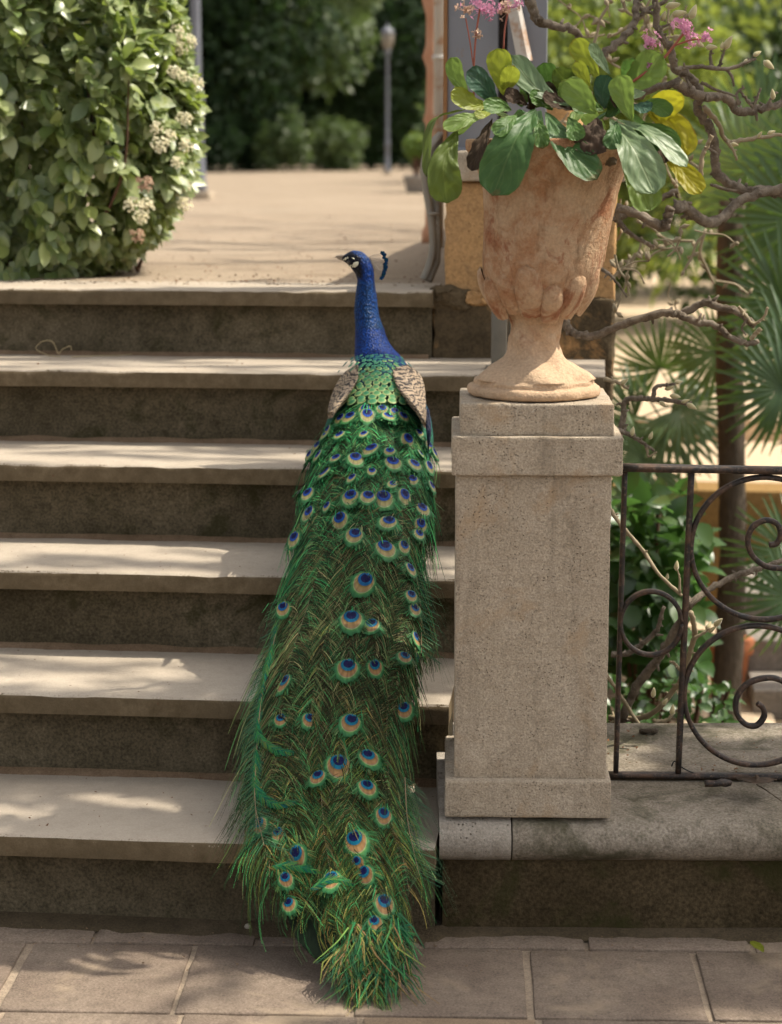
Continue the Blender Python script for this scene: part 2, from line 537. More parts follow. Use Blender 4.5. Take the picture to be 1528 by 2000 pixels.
# ------------------------------------------------------------------ low wall with rolled coping, under the pillar and railing
WR = radians(5.2)
wall = thing('low_wall', 'low grimy wall with rolled stone coping under the pillar', 'wall', (-0.242, 3.313, 0), WR)
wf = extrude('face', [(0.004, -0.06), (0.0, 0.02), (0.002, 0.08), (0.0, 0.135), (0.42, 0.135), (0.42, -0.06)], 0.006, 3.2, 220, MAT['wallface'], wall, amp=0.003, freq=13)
def coping_prof(top):
    pts = [(0.012, 0.124)]
    for i in range(9):
        a = -pi/2+pi*i/8*0.92
        pts.append((0.012-0.043*cos(a)*1.0+0.0, 0.160+0.037*sin(a)))
    pts += [(0.035, 0.1985), (0.10, 0.203), (0.182, 0.207), (0.184, 0.219), (0.30, 0.2205), (0.50, 0.2215), (0.50, 0.124)]
    return pts
extrude('pale_coping_block', coping_prof(0), 0.0, 0.1165, 34, MAT['coping_pale'], wall, amp=0.0012, freq=30)
extrude('coping', coping_prof(0), 0.119, 3.2, 300, MAT['coping'], wall, amp=0.0022, freq=17)
# black grit in the step of the coping
gv, gf = [], []
for i in range(241):
    x = 0.275+2.6*i/240; d = 0.010+0.007*nz(x*16)+0.004*nz(x*50)
    gv += [(x, 0.186, 0.2115+.003*nz(x*30, 3)), (x, 0.182-d*.5, 0.2095), (x, 0.180-d, 0.2055)]
for i in range(240):
    for j in range(2): a = i*3+j; gf.append((a, a+3, a+4, a+1))
go = obj('grit_line', gv, gf, MAT['dirt'], wall); go['kind'] = 'stuff'
# dead scraps on the coping
def lpt(x, y, z):
    return Vector((-0.242, 3.313, 0)) + Matrix.Rotation(WR, 3, 'Z') @ Vector((x, y, z))
def on_cope(rr):
    return lpt(rr.uniform(0.29, 0.65), rr.uniform(0.16, 0.45), 0.2225)
crumbs('bark_scraps', 'curled bark scraps lying on the coping behind the railing', 70, on_cope, MAT['husk'], 0.0015, 0.0055, 9)

# ------------------------------------------------------------------ square stone pillar
pil = thing('stone_pillar', 'square speckled limestone pillar carrying the terracotta urn', 'pillar', (-0.2325, 3.3035, 0.2), radians(4.0))
bbox('base_block', 0.0, 0.270, 0.0, 0.27, 0.0, 0.0625, MAT['pillar'], pil, bev=0.0035, worn=0.0014, cuts=9)
bbox('shaft', 0.015, 0.262, 0.015, 0.257, 0.0605, 0.562, MAT['pillar'], pil, bev=0.0035, worn=0.0009, cuts=14)
bbox('cap_block', 0.008, 0.279, 0.003, 0.272, 0.5625, 0.6245, MAT['pillar'], pil, bev=0.003, worn=0.0012, cuts=9)
bbox('top_block', 0.021, 0.2645, 0.018, 0.257, 0.624, 0.6755, MAT['pillar'], pil, bev=0.003, worn=0.0012, cuts=9)

# ------------------------------------------------------------------ sandy path beyond the landing
v, f = [], []
NX, NY = 60, 90
for j in range(NY+1):
    y = 5.03+55*(j/NY)**2.2
    for i in range(NX+1):
        x = -0.36-16*((i/NX)**1.6)
        z = 0.956+0.006*nz(x*3, y*3)+0.004*nz(x*11, y*11)+max(0, (y-14))*0.0016
        v.append((x, y, z))
for j in range(NY):
    for i in range(NX):
        a = j*(NX+1)+i
        f.append((a+1, a, a+NX+1, a+NX+2))
o = obj('path', v, f, MAT['earth']); tag(o, kind='structure')
# retaining body under the path, so that the terrace has a side
o = bbox('terrace', -16, -0.372, 4.95, 70, -0.7, 0.93, MAT['soil'], None, bev=0)
tag(o, kind='structure')
# strip of crumbly soil between slab and path
def on_soil(rr):
    return Vector((rr.uniform(-1.6, -0.4), 4.99+abs(rr.gauss(0, .07)), 0.957))
def on_path(rr):
    y = 5.1+9*rr.random()**1.8
    return Vector((-0.4-rr.random()*(0.9+.28*(y-5)), y, 0.957+max(0, y-14)*.0016))
crumbs('path_stones', 'small stones and husks strewn over the sandy path', 900, on_path, MAT['husk'], 0.0015, 0.006, 14)
crumbs('path_crumbs', 'pale crumbs of soil and petals along the top step', 700, on_soil, MAT['earth'], 0.001, 0.006, 12)

# ------------------------------------------------------------------ stucco pier beside the landing
pier = thing('stucco_pier', 'crumbling ochre stucco pier at the right end of the landing', 'pier', (-0.36, 4.86, 0.0))
bbox('plinth', -0.0165, 0.40, 0.0, 0.35, 0.70, 0.942, MAT['stucco_grimy'], pier, bev=0.012, worn=0.006, cuts=14)
bbox('body', 0.010, 0.40, 0.012, 0.90, 0.93, 1.205, MAT['stucco'], pier, bev=0.008, worn=0.004, cuts=14)
bbox('rubble_lump', -0.02, 0.07, -0.004, 0.05, 0.915, 0.965, MAT['stucco_grimy'], pier, bev=0.014, worn=0.012, cuts=6)
bbox('rubble_lump', 0.06, 0.12, -0.008, 0.05, 0.925, 0.958, MAT['stucco'], pier, bev=0.012, worn=0.012, cuts=6)
bbox('side_wall', 0.014, 0.30, 0.24, 8.0, 0.5, 1.43, MAT['stucco'], pier, bev=0.01, worn=0.004, cuts=5)
bbox('cap_stone', -0.006, 0.42, -0.012, 0.236, 1.206, 1.275, MAT['pillar'], pier, bev=0.006, worn=0.003, cuts=9)
# ------------------------------------------------------------------ terracotta urn
def terracotta():
    m = Mt('old terracotta', 0.85, 0.1)
    w = m.world()
    a = m.noise(9, 7, 0.65, w, 0.8); b = m.noise(34, 6, 0.7, w, 0.5); g = m.noise(210, 3, 0.6, w)
    c = m.mix(m.ramp(a, [(0.42, 0.0), (0.58, 1.0)]), (0.36, 0.195, 0.105), (0.46, 0.315, 0.20))
    c = m.mix(m.math('MULTIPLY', m.ramp(b, [(0.46, 0.0), (0.70, 1.0)]), 0.7), c, (0.50, 0.375, 0.255))
    red = m.ramp(m.noise(13, 5, 0.7, m.world((1, 1, 0.7)), 1.2), [(0.54, 0.0), (0.64, 1.0)])
    c = m.mix(m.math('MULTIPLY', red, 0.8), c, (0.25, 0.09, 0.045))
    st = m.ramp(m.noise(22, 5, 0.7, m.world((1, 1, 0.16))), [(0.55, 0.0), (0.72, 1.0)])
    c = m.mix(m.math('MULTIPLY', st, 0.75), c, (0.12, 0.066, 0.034))
    up_ = m.math('ADD', m.sep(m.world())[2], m.math('MULTIPLY', m.math('SUBTRACT', a, .5), .22))
    c = m.mix(m.math('MULTIPLY', m.ramp(up_, [(1.17, 0.0), (1.26, 1.0)]), .6), c, (0.13, 0.072, 0.038))
    # bare pale mortar low on the foot
    z = m.sep(m.world())[2]
    zz = m.math('ADD', z, m.math('MULTIPLY', m.math('SUBTRACT', b, 0.5), 0.16))
    c = m.mix(m.math('MULTIPLY', m.ramp(zz, [(0.955, 1.0), (1.03, 0.0)]), 0.75), c, (0.55, 0.40, 0.27))
    c = m.mix(1.0, c, m.ramp(g, [(0.25, 0.8), (0.75, 1.15)]), 'MULTIPLY')
    m.color(c)
    m.bump(m.math('ADD', m.math('MULTIPLY', g, 0.4), b), 1.0, 0.005)
    return m.m
MAT['terra'] = terracotta()
urn = thing('terracotta_urn', 'weathered terracotta urn with lobed belly on a twisted foot', 'urn', (-0.101, 3.447, 0.8755))
def axis_x(z):      # crooked old urn: foot, neck and bowl are not quite in line
    return 0.060*z - 0.0035*sin(z*14)
def lathe(name, prof, seg=64, rough=0.002, twist=None, closed=False):
    vs, fs = [], []
    for i, (r, z) in enumerate(prof):
        for j in range(seg):
            a = 2*pi*j/seg
            rr = r*(1+(twist(a, z) if twist else 0))
            q = Vector((cos(a)*rr, sin(a)*rr, z))
            n = mnoise.fractal(Vector((q.x*26, q.y*26, z*26)), 1.0, 2.0, 4)
            rr += n*rough
            vs.append((axis_x(z)+cos(a)*rr, sin(a)*rr, z))
    k = len(prof)
    for i in range(k-1):
        for j in range(seg):
            a, b = i*seg+j, i*seg+(j+1) % seg
            fs.append((a, b, b+seg, a+seg))
    fs.append(tuple(range(seg-1, -1, -1)))
    fs.append(tuple((k-1)*seg+j for j in range(seg)))
    return obj(name, vs, fs, MAT['terra'], urn)
def dens(pr, m=5):
    c = catmull([Vector((r, z, 0)) for r, z in pr], m)
    return [(max(p.x, 0.001), p.y) for p in c]
# foot: round torus base, hollow slope, rough neck
lathe('foot', dens([(0.092, 0.0), (0.1055, 0.003), (0.1085, 0.010), (0.106, 0.017), (0.0985, 0.020), (0.0975, 0.026), (0.092, 0.034), (0.075, 0.048), (0.053, 0.061), (0.0425, 0.075), (0.0395, 0.096), (0.0415, 0.116), (0.047, 0.132), (0.054, 0.142)], 4),
      80, 0.0048, lambda a, z: (0.07*sin(5*a+z*60) if 0.028 < z < 0.10 else 0.02*sin(3*a)))
lathe('bowl', dens([(0.048, 0.134), (0.056, 0.139), (0.068, 0.150), (0.080, 0.168), (0.0895, 0.188), (0.0955, 0.206), (0.0985, 0.222), (0.0995, 0.240), (0.1020, 0.275), (0.1055, 0.310), (0.1100, 0.335), (0.1150, 0.352), (0.1220, 0.370), (0.1360, 0.392), (0.1400, 0.400), (0.1400, 0.4120), (0.1330, 0.4130), (0.1270, 0.404), (0.11, 0.385), (0.100, 0.37)], 4), 80, 0.0016)
# lobes round the belly, each a drop-shaped leaf of clay
def lobe_mesh():
    vs, fs = [], []
    n, k = 12, 14
    for i in range(k+1):
        t = i/k
        r = 0.0255*(sin(pi*min(1, 0.22+t*0.78))**0.42)*(0.70+0.34*t)
        bulge = 0.0165*sin(pi*min(1.0, 0.16+t*0.84))**0.5*(0.75+0.45*t)
        for j in range(n+1):
            s = -1+2*j/n
            vs.append((s*r, -bulge*(max(0.0, 1-s*s))**0.55, t*0.080+0.002*nz(s*3, t*5)))
    for i in range(k):
        for j in range(n):
            a = i*(n+1)+j
            fs.append((a, a+1, a+n+2, a+n+1))
    o = obj('lobe', vs, fs, MAT['terra'])
    me = o.data; bpy.data.objects.remove(o)
    return me
lm = lobe_mesh()
NL = 13
for i in range(NL):
    a = 2*pi*i/NL+0.18
    sc = 1.0+0.16*sin(i*2.3)
    z0 = 0.133+0.007*sin(i*1.7)
    R = 0.0590
    mw = Matrix.Translation((axis_x(0.17)+cos(a)*R, sin(a)*R, z0)) @ Matrix.Rotation(a+pi/2, 4, 'Z') @ Matrix.Rotation(radians(25), 4, 'X') @ Matrix.Diagonal((sc, 1.0, sc*0.98, 1))
    put('lobe', lm, urn, mw=mw)
so = bbox('soil', -0.10+0.025, 0.10+0.025, -0.09, 0.09, 0.372, 0.396, MAT['soil'], urn, bev=0.01, worn=0.008, cuts=8)

# ------------------------------------------------------------------ bergenia in the urn
def leaf_mat(name, c1, c2, vein, rough=0.42, spec=0.5, tr=0.25, blotch=None, trc=None):
    m = Mt(name, rough, spec)
    uv = m.n('ShaderNodeUVMap').outputs['UV']
    x = m.sep(uv)
    sx = m.math('ABSOLUTE', m.math('SUBTRACT', x[0], 0.5))
    # midrib and forward-sweeping side veins
    mid = m.ramp(sx, [(0.010, 1.0), (0.028, 0.0)])
    ph = m.math('FRACT', m.math('ADD', m.math('MULTIPLY', m.math('SUBTRACT', x[1], m.math('MULTIPLY', sx, 0.75)), 7.0), m.math('MULTIPLY', m.noise(30, 3, .5, m.world()), 1.6)))
    sd = m.ramp(m.math('ABSOLUTE', m.math('SUBTRACT', ph, 0.5)), [(0.02, 1.0), (0.10, 0.0)])
    ve = m.math('MAXIMUM', mid, m.math('MULTIPLY', sd, 0.55))
    w = m.world()
    b = m.noise(40, 4, 0.6, w)
    c = m.mix(m.ramp(b, [(0.35, 0.0), (0.65, 1.0)]), c1, c2)
    c = m.mix(m.math('MULTIPLY', ve, 0.55), c, vein)
    if blotch:
        q = m.noise(26, 5, 0.7, w, 0.5)
        edge = m.ramp(m.math('MAXIMUM', m.math('MULTIPLY', sx, 2.0), x[1]), [(0.86, 0.0), (1.0, 0.22)])
        c = m.mix(m.ramp(m.math('ADD', q, edge), [(0.68, 0.0), (0.74, 1.0)]), c, blotch)
    m.color(c)
    hgt = m.math('SUBTRACT', m.math('MULTIPLY', m.math('ABSOLUTE', m.math('SUBTRACT', ph, 0.5)), 0.8), m.math('MULTIPLY', mid, 0.6))
    hgt = m.math('ADD', hgt, m.math('MULTIPLY', b, 0.5))
    m.bump(hgt, 0.32, 0.003)
    if tr: m.trans(trc or tuple(min(1, q*1.5) for q in c2), tr)
    return m.m
LM = {
 'dark': leaf_mat('bergenia dark leaf', (0.034, 0.088, 0.020), (0.052, 0.122, 0.028), (0.11, 0.18, 0.055), 0.5, 0.35, 0.2, (0.10, 0.10, 0.03)),
 'teal': leaf_mat('bergenia blue green leaf', (0.022, 0.066, 0.036), (0.030, 0.082, 0.046), (0.08, 0.14, 0.08), 0.45, 0.4, 0.12),
 'light': leaf_mat('bergenia light green leaf', (0.125, 0.20, 0.040), (0.16, 0.245, 0.052), (0.24, 0.31, 0.10), 0.5, 0.35, 0.38, (0.16, 0.15, 0.03)),
 'ygreen': leaf_mat('bergenia yellow green leaf', (0.19, 0.23, 0.022), (0.23, 0.27, 0.030), (0.27, 0.30, 0.06), 0.45, 0.4, 0.40, (0.20, 0.10, 0.02)),
 'yellow': leaf_mat('bergenia yellowing leaf', (0.34, 0.30, 0.012), (0.30, 0.29, 0.018), (0.20, 0.19, 0.03), 0.5, 0.35, 0.42, (0.16, 0.055, 0.015)),
 'pale': leaf_mat('bergenia pale glossy leaf', (0.11, 0.175, 0.078), (0.15, 0.22, 0.10), (0.28, 0.33, 0.17), 0.45, 0.5, 0.2),
 'mid': leaf_mat('bergenia mid green leaf', (0.062, 0.135, 0.026), (0.085, 0.17, 0.034), (0.15, 0.23, 0.07), 0.5, 0.35, 0.3, (0.13, 0.12, 0.03)),
 'olive': leaf_mat('bergenia olive leaf', (0.085, 0.125, 0.018), (0.105, 0.15, 0.024), (0.15, 0.19, 0.05), 0.5, 0.35, 0.35),
 'dead': leaf_mat('withered brown leaf', (0.045, 0.032, 0.022), (0.075, 0.052, 0.037), (0.12, 0.085, 0.06), 0.85, 0.15, 0.0),
}
def big_leaf(name, pts, width, mat, parent, face=Vector((0, -1, 0.35)), cup=0.12, crinkle=0.0028, thick=0.0008, shape='obovate', seed=0, edge=0.02):
    """blade along a curved midrib; face: the way its upper side looks"""
    rr = random.Random(seed)
    crinkle *= min(1.0, width/.075)
    mid = catmull(pts, 10)
    k = len(mid)-1
    L = sum((mid[i+1]-mid[i]).length for i in range(k))
    n = 14
    vs, fs, uv = [], [], []
    ph = rr.uniform(0, 20)
    for i, p in enumerate(mid):
        t = i/k
        tn = (mid[min(i+1, k)]-mid[max(i-1, 0)]).normalized()
        sd = tn.cross(face).normalized()
        nr = sd.cross(tn).normalized()
        if shape == 'obovate':
            w = width*0.5*max(0.02, 1.10*(t**0.72)*sqrt(max(0.0, 1-t**5.0)))
        elif shape == 'round':
            w = width*0.5*max(0.02, sin(pi*(0.02+0.97*t))**0.5)
        else:
            w = width*0.5*max(0.02, sin(pi*(t**0.85*0.98+0.01))**0.8)
        for j in range(n+1):
            s = -1+2*j/n
            cr = 1+edge*sin(t*46+ph+j)*(abs(s)**6)+0.03*nz(t*5+ph, s*2)
            q = p + sd*(s*w*cr) + nr*(cup*w*(s*s-0.3)*1.6) + nr*(crinkle*(sin(t*24-abs(s)*5+ph)*0.5*abs(s)+1.6*nz(t*6+ph, s*3, 2.0)))
            vs.append(q); uv.append((j/n, t))
    for i in range(k):
        for j in range(n):
            a = i*(n+1)+j
            fs.append((a, a+1, a+n+2, a+n+1))
    return obj(name, vs, fs, mat, parent, True, None, uv)
berg = thing('bergenia_plant', 'large-leaved bergenia with pink flowers growing in the urn', 'plant', (-0.076, 3.447, 1.27))
def bl(b, c, t, w, m, yb, yc, yt, face=(0, -1, 0.45), **k):
    pts = [at(*b, yb), at(*c, yc), at(*t, yt)]
    o = big_leaf('leaf', pts, w*px_m((yb+yt)/2), LM[m], None, Vector(face), seed=len(berg.children)+5, **k)
    rel(o, berg)
    return o
F, B = 3.30, 3.53
bl((918, 192), (893, 152), (880, 112), 46, 'light', 3.40, 3.38, 3.36, (0.3, -1, 0.2))
bl((972, 208), (946, 168), (912, 140), 62, 'teal', 3.40, 3.36, 3.34, (-.2, -1, 0.5))
bl((958, 208), (922, 200), (880, 180), 50, 'ygreen', 3.38, 3.35, 3.33, (0, -1, 0.4))
bl((984, 186), (978, 140), (972, 94), 62, 'ygreen', 3.44, 3.43, 3.42, (0, -1, 0.1))
bl((985, 180), (992, 160), (1004, 128), 46, 'ygreen', 3.43, 3.41, 3.39, (.2, -1, 0.2))
bl((1112, 208), (1050, 172), (996, 108), 62, 'pale', 3.41, 3.40, 3.44, (-.3, -.8, 0.9))
bl((1060, 200), (1020, 160), (1000, 118), 40, 'pale', 3.46, 3.45, 3.47, (-.3, -.8, 0.9))
bl((908, 213), (845, 240), (833, 345), 46, 'olive', 3.36, 3.32, 3.30, (-1, -.6, 0.3))
bl((893, 255), (868, 320), (874, 397), 84, 'olive', 3.33, 3.29, 3.29, (0.1, -1, 0.15), cup=.08)
bl((948, 226), (912, 232), (866, 252), 42, 'light', 3.36, 3.33, 3.31, (0, -1, 0.5))
bl((962, 220), (945, 222), (928, 226), 28, 'ygreen', 3.35, 3.32, 3.31, (0, -1, 0.5))
bl((1047, 214), (1008, 272), (962, 382), 116, 'dark', 3.37, 3.30, 3.285, (-.1, -1, 0.35), cup=.10)
bl((1066, 218), (1105, 280), (1167, 350), 84, 'dark', 3.37, 3.31, 3.29, (0.25, -1, 0.5), cup=.14)
bl((1168, 232), (1158, 262), (1154, 303), 84, 'dead', 3.35, 3.315, 3.305, (0, -1, 0.3), crinkle=.006, edge=.08, cup=.02)
bl((1192, 232), (1238, 290), (1280, 378), 100, 'pale', 3.36, 3.30, 3.28, (0.15, -1, 0.6), cup=.10)
bl((1218, 318), (1250, 360), (1272, 412), 80, 'light', 3.34, 3.31, 3.30, (0.3, -1, 0.1), cup=.1)
bl((1205, 233), (1275, 262), (1342, 326), 60, 'pale', 3.38, 3.34, 3.32, (0.3, -.7, 0.9), cup=.1)
bl((1272, 218), (1300, 206), (1337, 192), 56, 'yellow', 3.42, 3.40, 3.37, (0, -1, 0.1), shape='round')
bl((1262, 214), (1315, 245), (1342, 305), 78, 'yellow', 3.43, 3.40, 3.38, (0.1, -1, 0.1), cup=.1)
bl((1295, 300), (1335, 335), (1370, 378), 58, 'yellow', 3.40, 3.37, 3.35, (0.2, -1, 0.3))
bl((1165, 222), (1140, 196), (1102, 158), 66, 'light', 3.34, 3.33, 3.32, (-.2, -1, 0.3))
bl((1236, 238), (1218, 190), (1208, 146), 62, 'light', 3.35, 3.34, 3.33, (0.1, -1, 0.2), cup=.16)
bl((1182, 212), (1178, 180), (1188, 146), 52, 'teal', 3.40, 3.39, 3.38, (0.1, -1, 0.4))
bl((1172, 156), (1148, 116), (1120, 76), 52, 'ygreen', 3.46, 3.46, 3.45, (-.2, -1, 0.1))
bl((1192, 146), (1172, 116), (1152, 86), 36, 'pale', 3.44, 3.44, 3.43, (0.3, -1, 0.6))
bl((1152, 168), (1140, 146), (1124, 120), 36, 'ygreen', 3.43, 3.42, 3.41, (-.2, -1, 0.1))
bl((1208, 170), (1250, 150), (1294, 106), 82, 'light', 3.45, 3.44, 3.43, (0.1, -1, 0.3))
bl((1262, 180), (1240, 182), (1208, 172), 36, 'pale', 3.44, 3.42, 3.41, (0.1, -1, 0.5))
bl((1122, 180), (1106, 160), (1084, 134), 50, 'olive', 3.47, 3.46, 3.45, (-.1, -1, 0.2), shape='round')
bl((1130, 190), (1110, 178), (1095, 160), 46, 'light', 3.46, 3.44, 3.42, (-.1, -1, 0.3), shape='round')
bl((1232, 206), (1252, 208), (1272, 214), 42, 'teal', 3.39, 3.37, 3.36, (0.1, -1, 0.7))
bl((962, 232), (940, 280), (922, 334), 46, 'dead', 3.36, 3.33, 3.32, (-.4, -1, 0.2), crinkle=.005, edge=.06)
bl((1265, 260), (1290, 290), (1300, 318), 42, 'dead', 3.38, 3.35, 3.34, (0.3, -1, 0.3), crinkle=.005, edge=.08)
bl((1030, 205), (1010, 190), (985, 185), 44, 'dead', 3.42, 3.40, 3.39, (0, -1, 0.5), crinkle=.004)
bl((1120, 215), (1090, 200), (1060, 190), 46, 'dead', 3.42, 3.40, 3.38, (0, -1, 0.6), crinkle=.004)
bl((1050, 232), (1056, 256), (1060, 290), 40, 'mid', 3.345, 3.31, 3.30, (0, -1, 0.3), crinkle=.005, edge=.06)
bl((1110, 228), (1122, 250), (1128, 275), 46, 'mid', 3.345, 3.31, 3.30, (0, -1, 0.3))
bl((1010, 224), (990, 240), (965, 262), 44, 'mid', 3.35, 3.315, 3.30, (0, -1, 0.3))
bl((1205, 236), (1200, 262), (1190, 292), 44, 'dark', 3.345, 3.312, 3.303, (0, -1, 0.3))
bl((1235, 240), (1262, 270), (1280, 300), 44, 'dark', 3.38, 3.34, 3.33, (.3, -1, 0.3))
for (b_, c_, t_, w_, m_, y_) in (((1020, 200), (1030, 165), (1045, 130), 50, 'mid', 3.47), ((1070, 190), (1070, 155), (1062, 122), 52, 'mid', 3.50), ((1215, 190), (1230, 150), (1236, 112), 50, 'mid', 3.48), ((1105, 200), (1120, 160), (1150, 130), 50, 'mid', 3.49),
        ((960, 200), (940, 170), (930, 135), 46, 'mid', 3.47), ((1240, 215), (1280, 205), (1310, 225), 46, 'mid', 3.42), ((1180, 215), (1150, 205), (1120, 215), 46, 'mid', 3.38), ((1000, 215), (975, 205), (945, 212), 44, 'mid', 3.38), ((1255, 240), (1300, 262), (1318, 300), 50, 'mid', 3.40), ((1080, 215), (1060, 195), (1035, 190), 44, 'mid', 3.42)):
    bl(b_, c_, t_, w_, m_, y_, y_-.02, y_-.04, (random.Random(b_[0]).uniform(-.3, .3), -1, .35))
for i in range(12):      # crowded dark growth at the heart of the plant
    x = random.Random(i).uniform(985, 1235); y = random.Random(i+40).uniform(195, 232)
    dx = random.Random(i+80).uniform(-45, 45)
    bl((x, y), (x+dx*.5, y-14), (x+dx, y-random.Random(i+9).uniform(10, 45)), 42, ('dark', 'mid', 'dead')[i % 3], 3.46, 3.45, 3.43, (dx*.004, -1, 0.5))
for (dx, dy, w, m) in ((-.13, .08, .05, 'light'), (-.05, .14, .055, 'dark'), (.06, .13, .05, 'light'), (.13, .05, .05, 'dark')):
    c0 = Vector((-0.076, 3.447, 1.275))
    o = big_leaf('leaf', [c0+Vector((dx*.3, dy*.3, .02)), c0+Vector((dx*.8, dy*.8, .06)), c0+Vector((dx*1.25, dy*1.25, .02))], w, LM[m], None, Vector((0, 0, 1)), seed=int(abs(dx*999)))
    rel(o, berg)
ms = Mt('red flower stalk', 0.5, 0.4); ms.color((0.30, 0.085, 0.055)); MAT['stalk'] = ms.m
mg = Mt('green leaf stalk', 0.5, 0.4); mg.color((0.10, 0.14, 0.035)); MAT['gstalk'] = mg.m
def petal_mat(name, a, b, tr=0.3):
    m = Mt(name, 0.6, 0.3); m.color(m.mix(m.noise(60, 3), a, b)); m.trans(b, tr); return m.m
MAT['pink'] = petal_mat('pink petals', (0.50, 0.17, 0.33), (0.68, 0.34, 0.48))
MAT['cream'] = petal_mat('faded petals', (0.50, 0.36, 0.20), (0.62, 0.42, 0.36))
def stalk(path, r0, r1, Y, heads):
    mb = MB(); mb.tube(catmull([at(x, y, Y) for x, y in path], 5), r0, 6)
    st = mb.obj('flower_stalk', MAT['stalk']); rel(st, berg)
    for (x, y, s, n, m, sd) in heads:
        rr = random.Random(sd); q = MB(); c = at(x, y, Y)
        for _ in range(n):
            p = c + Vector((rr.gauss(0, .5), rr.gauss(0, .5), rr.gauss(0, .4)))*s*px_m(Y)
            ax = (p-c+Vector((0, -0.003, 0.003))).normalized()
            e1 = ax.orthogonal().normalized(); e2 = ax.cross(e1)
            for a5 in range(5):
                a = 2*pi*a5/5+rr.random()
                d = (e1*cos(a)+e2*sin(a)); sdv = ax.cross(d)
                l = rr.uniform(.0042, .0062)
                q.add([p, p+d*l*.6+sdv*l*.33+ax*l*.45, p+d*l+ax*l*.4, p+d*l*.6-sdv*l*.33+ax*l*.45], [(0, 1, 2, 3)])
            q.tube([c-Vector((0, 0, .006)), p], 0.0005, 3, cap=False)
        o = q.obj('flower_head', MAT[m], st)
        o.matrix_parent_inverse = Matrix.Translation(-Vector(berg.location))
        o.matrix_parent_inverse = Matrix.Identity(4)
stalk([(926, 190), (926, 130), (930, 70), (938, 15)], .0016, .001, 3.45, [(940, 12, 26, 26, 'pink', 1), (958, 18, 14, 12, 'pink', 2)])
stalk([(926, 135), (918, 80), (910, 35)], .0011, .001, 3.45, [(908, 14, 15, 14, 'cream', 3), (932, 68, 7, 6, 'cream', 31)])
stalk([(984, 95), (986, 60), (992, 25)], .0015, .001, 3.47, [(990, 18, 20, 22, 'cream', 4), (1004, 8, 14, 10, 'pink', 5)])
stalk([(1232, 162), (1290, 120), (1320, 85), (1340, 60)], .0022, .001, 3.44, [(1332, 50, 18, 24, 'pink', 6), (1348, 72, 16, 18, 'pink', 7), (1376, 74, 14, 14, 'pink', 8), (1272, 80, 19, 22, 'pink', 9), (1272, 126, 8, 8, 'pink', 10)])
stalk([(1320, 88), (1350, 78), (1372, 76)], .0014, .001, 3.44, [])

# ------------------------------------------------------------------ wrought iron railing with scrolls
def iron():
    m = Mt('rusty wrought iron', 0.55, 0.5)
    w = m.world()
    a = m.noise(30, 6, 0.7, w); b = m.noise(160, 4, 0.65, w)
    c = m.mix(m.ramp(a, [(0.44, 0.0), (0.62, 1.0)]), (0.020, 0.017, 0.016), (0.085, 0.048, 0.030))
    c = m.mix(m.math('MULTIPLY', m.ramp(b, [(0.55, 0.0), (0.68, 1.0)]), 0.7), c, (0.17, 0.115, 0.085))
    m.color(c); m.set(m.b.inputs['Metallic'], 0.25)
    m.bump(m.math('ADD', a, b), 0.6, 0.002)
    return m.m
MAT['iron'] = iron()
RAIL_Y = 3.52
rail = thing('iron_railing', 'rusty wrought iron railing with spiral scrolls beside the pillar', 'railing', (0.05, RAIL_Y, 0.22))
RDIR = radians(4.0)
def rp(px, py, Y=RAIL_Y):
    p = at(px, py, Y)
    y = RAIL_Y + (p.x-0.05)*math.tan(RDIR)      # the railing follows the wall, a few degrees off the steps
    return at(px, py, y)
def bar(name, pts, w, d, round_=False):
    """flat bar swept in the railing plane: w in the plane, d along the depth"""
    pts = [Vector(p) for p in pts]
    nrm = Vector((-sin(RDIR), cos(RDIR), 0)); w *= 1.18
    vs, fs = [], []
    k = len(pts)
    for i, p in enumerate(pts):
        t = (pts[min(i+1, k-1)]-pts[max(i-1, 0)]).normalized()
        s = t.cross(nrm).normalized()
        a = 1+0.08*nz(p.x*70, p.z*70)
        for (u, v) in ((-.5, -.3), (-.3, -.5), (.3, -.5), (.5, -.3), (.5, .3), (.3, .5), (-.3, .5), (-.5, .3)):
            vs.append(p + s*(u*w*a) + nrm*(v*d))
    for i in range(k-1):
        for j in range(8):
            a, b = i*8+j, i*8+(j+1) % 8
            fs.append((a, b, b+8, a+8))
    fs.append(tuple(range(7, -1, -1))); fs.append(tuple((k-1)*8+j for j in range(8)))
    o = obj(name, vs, fs, MAT['iron']); rel(o, rail); return o
bw = 0.0078
def xrail(px0, px1, py, n=24): return [rp(px0+(px1-px0)*i/n, py(px0+(px1-px0)*i/n)) for i in range(n+1)]
t0, t1 = rp(1216, 913), rp(1528, 919)
d = (t1-t0); bar('top_rail', [t0+d*(i/30*3.3) for i in range(31)], 0.0105, 0.026)
t0, t1 = rp(1188, 1513), rp(1528, 1517)
d2 = (t1-t0); bar('bottom_rail', [t0+d2*(i/30*3.1) for i in range(31)], 0.0075, 0.020)
def seg(a, b, n=14): return [a.lerp(b, i/n) for i in range(n+1)]
bar('upright', seg(rp(1221, 917), rp(1203, 1513)), 0.0075, 0.0135)
bar('upright', seg(rp(1351, 920), rp(1325, 1510)), 0.0085, 0.015)
def circ(cx, cy, rx, ry, a0, a1, n=48): return [rp(cx+rx*cos(a0+(a1-a0)*i/n), cy-ry*sin(a0+(a1-a0)*i/n)) for i in range(n+1)]
bar('ring', circ(1272, 1217, 60, 62, 0, 2*pi), 0.0066, 0.0150)
bar('scroll', circ(1493, 1071, 143, 139, radians(68), radians(312), 60) , 0.0072, 0.0150)
bar('scroll', circ(1477, 1358, 140, 136, radians(52), radians(300), 60), 0.0072, 0.0150)
def poly(pts, m=7): return [rp(v.x, v.y) for v in catmull([Vector((x, y, 0)) for x, y in pts], m)]
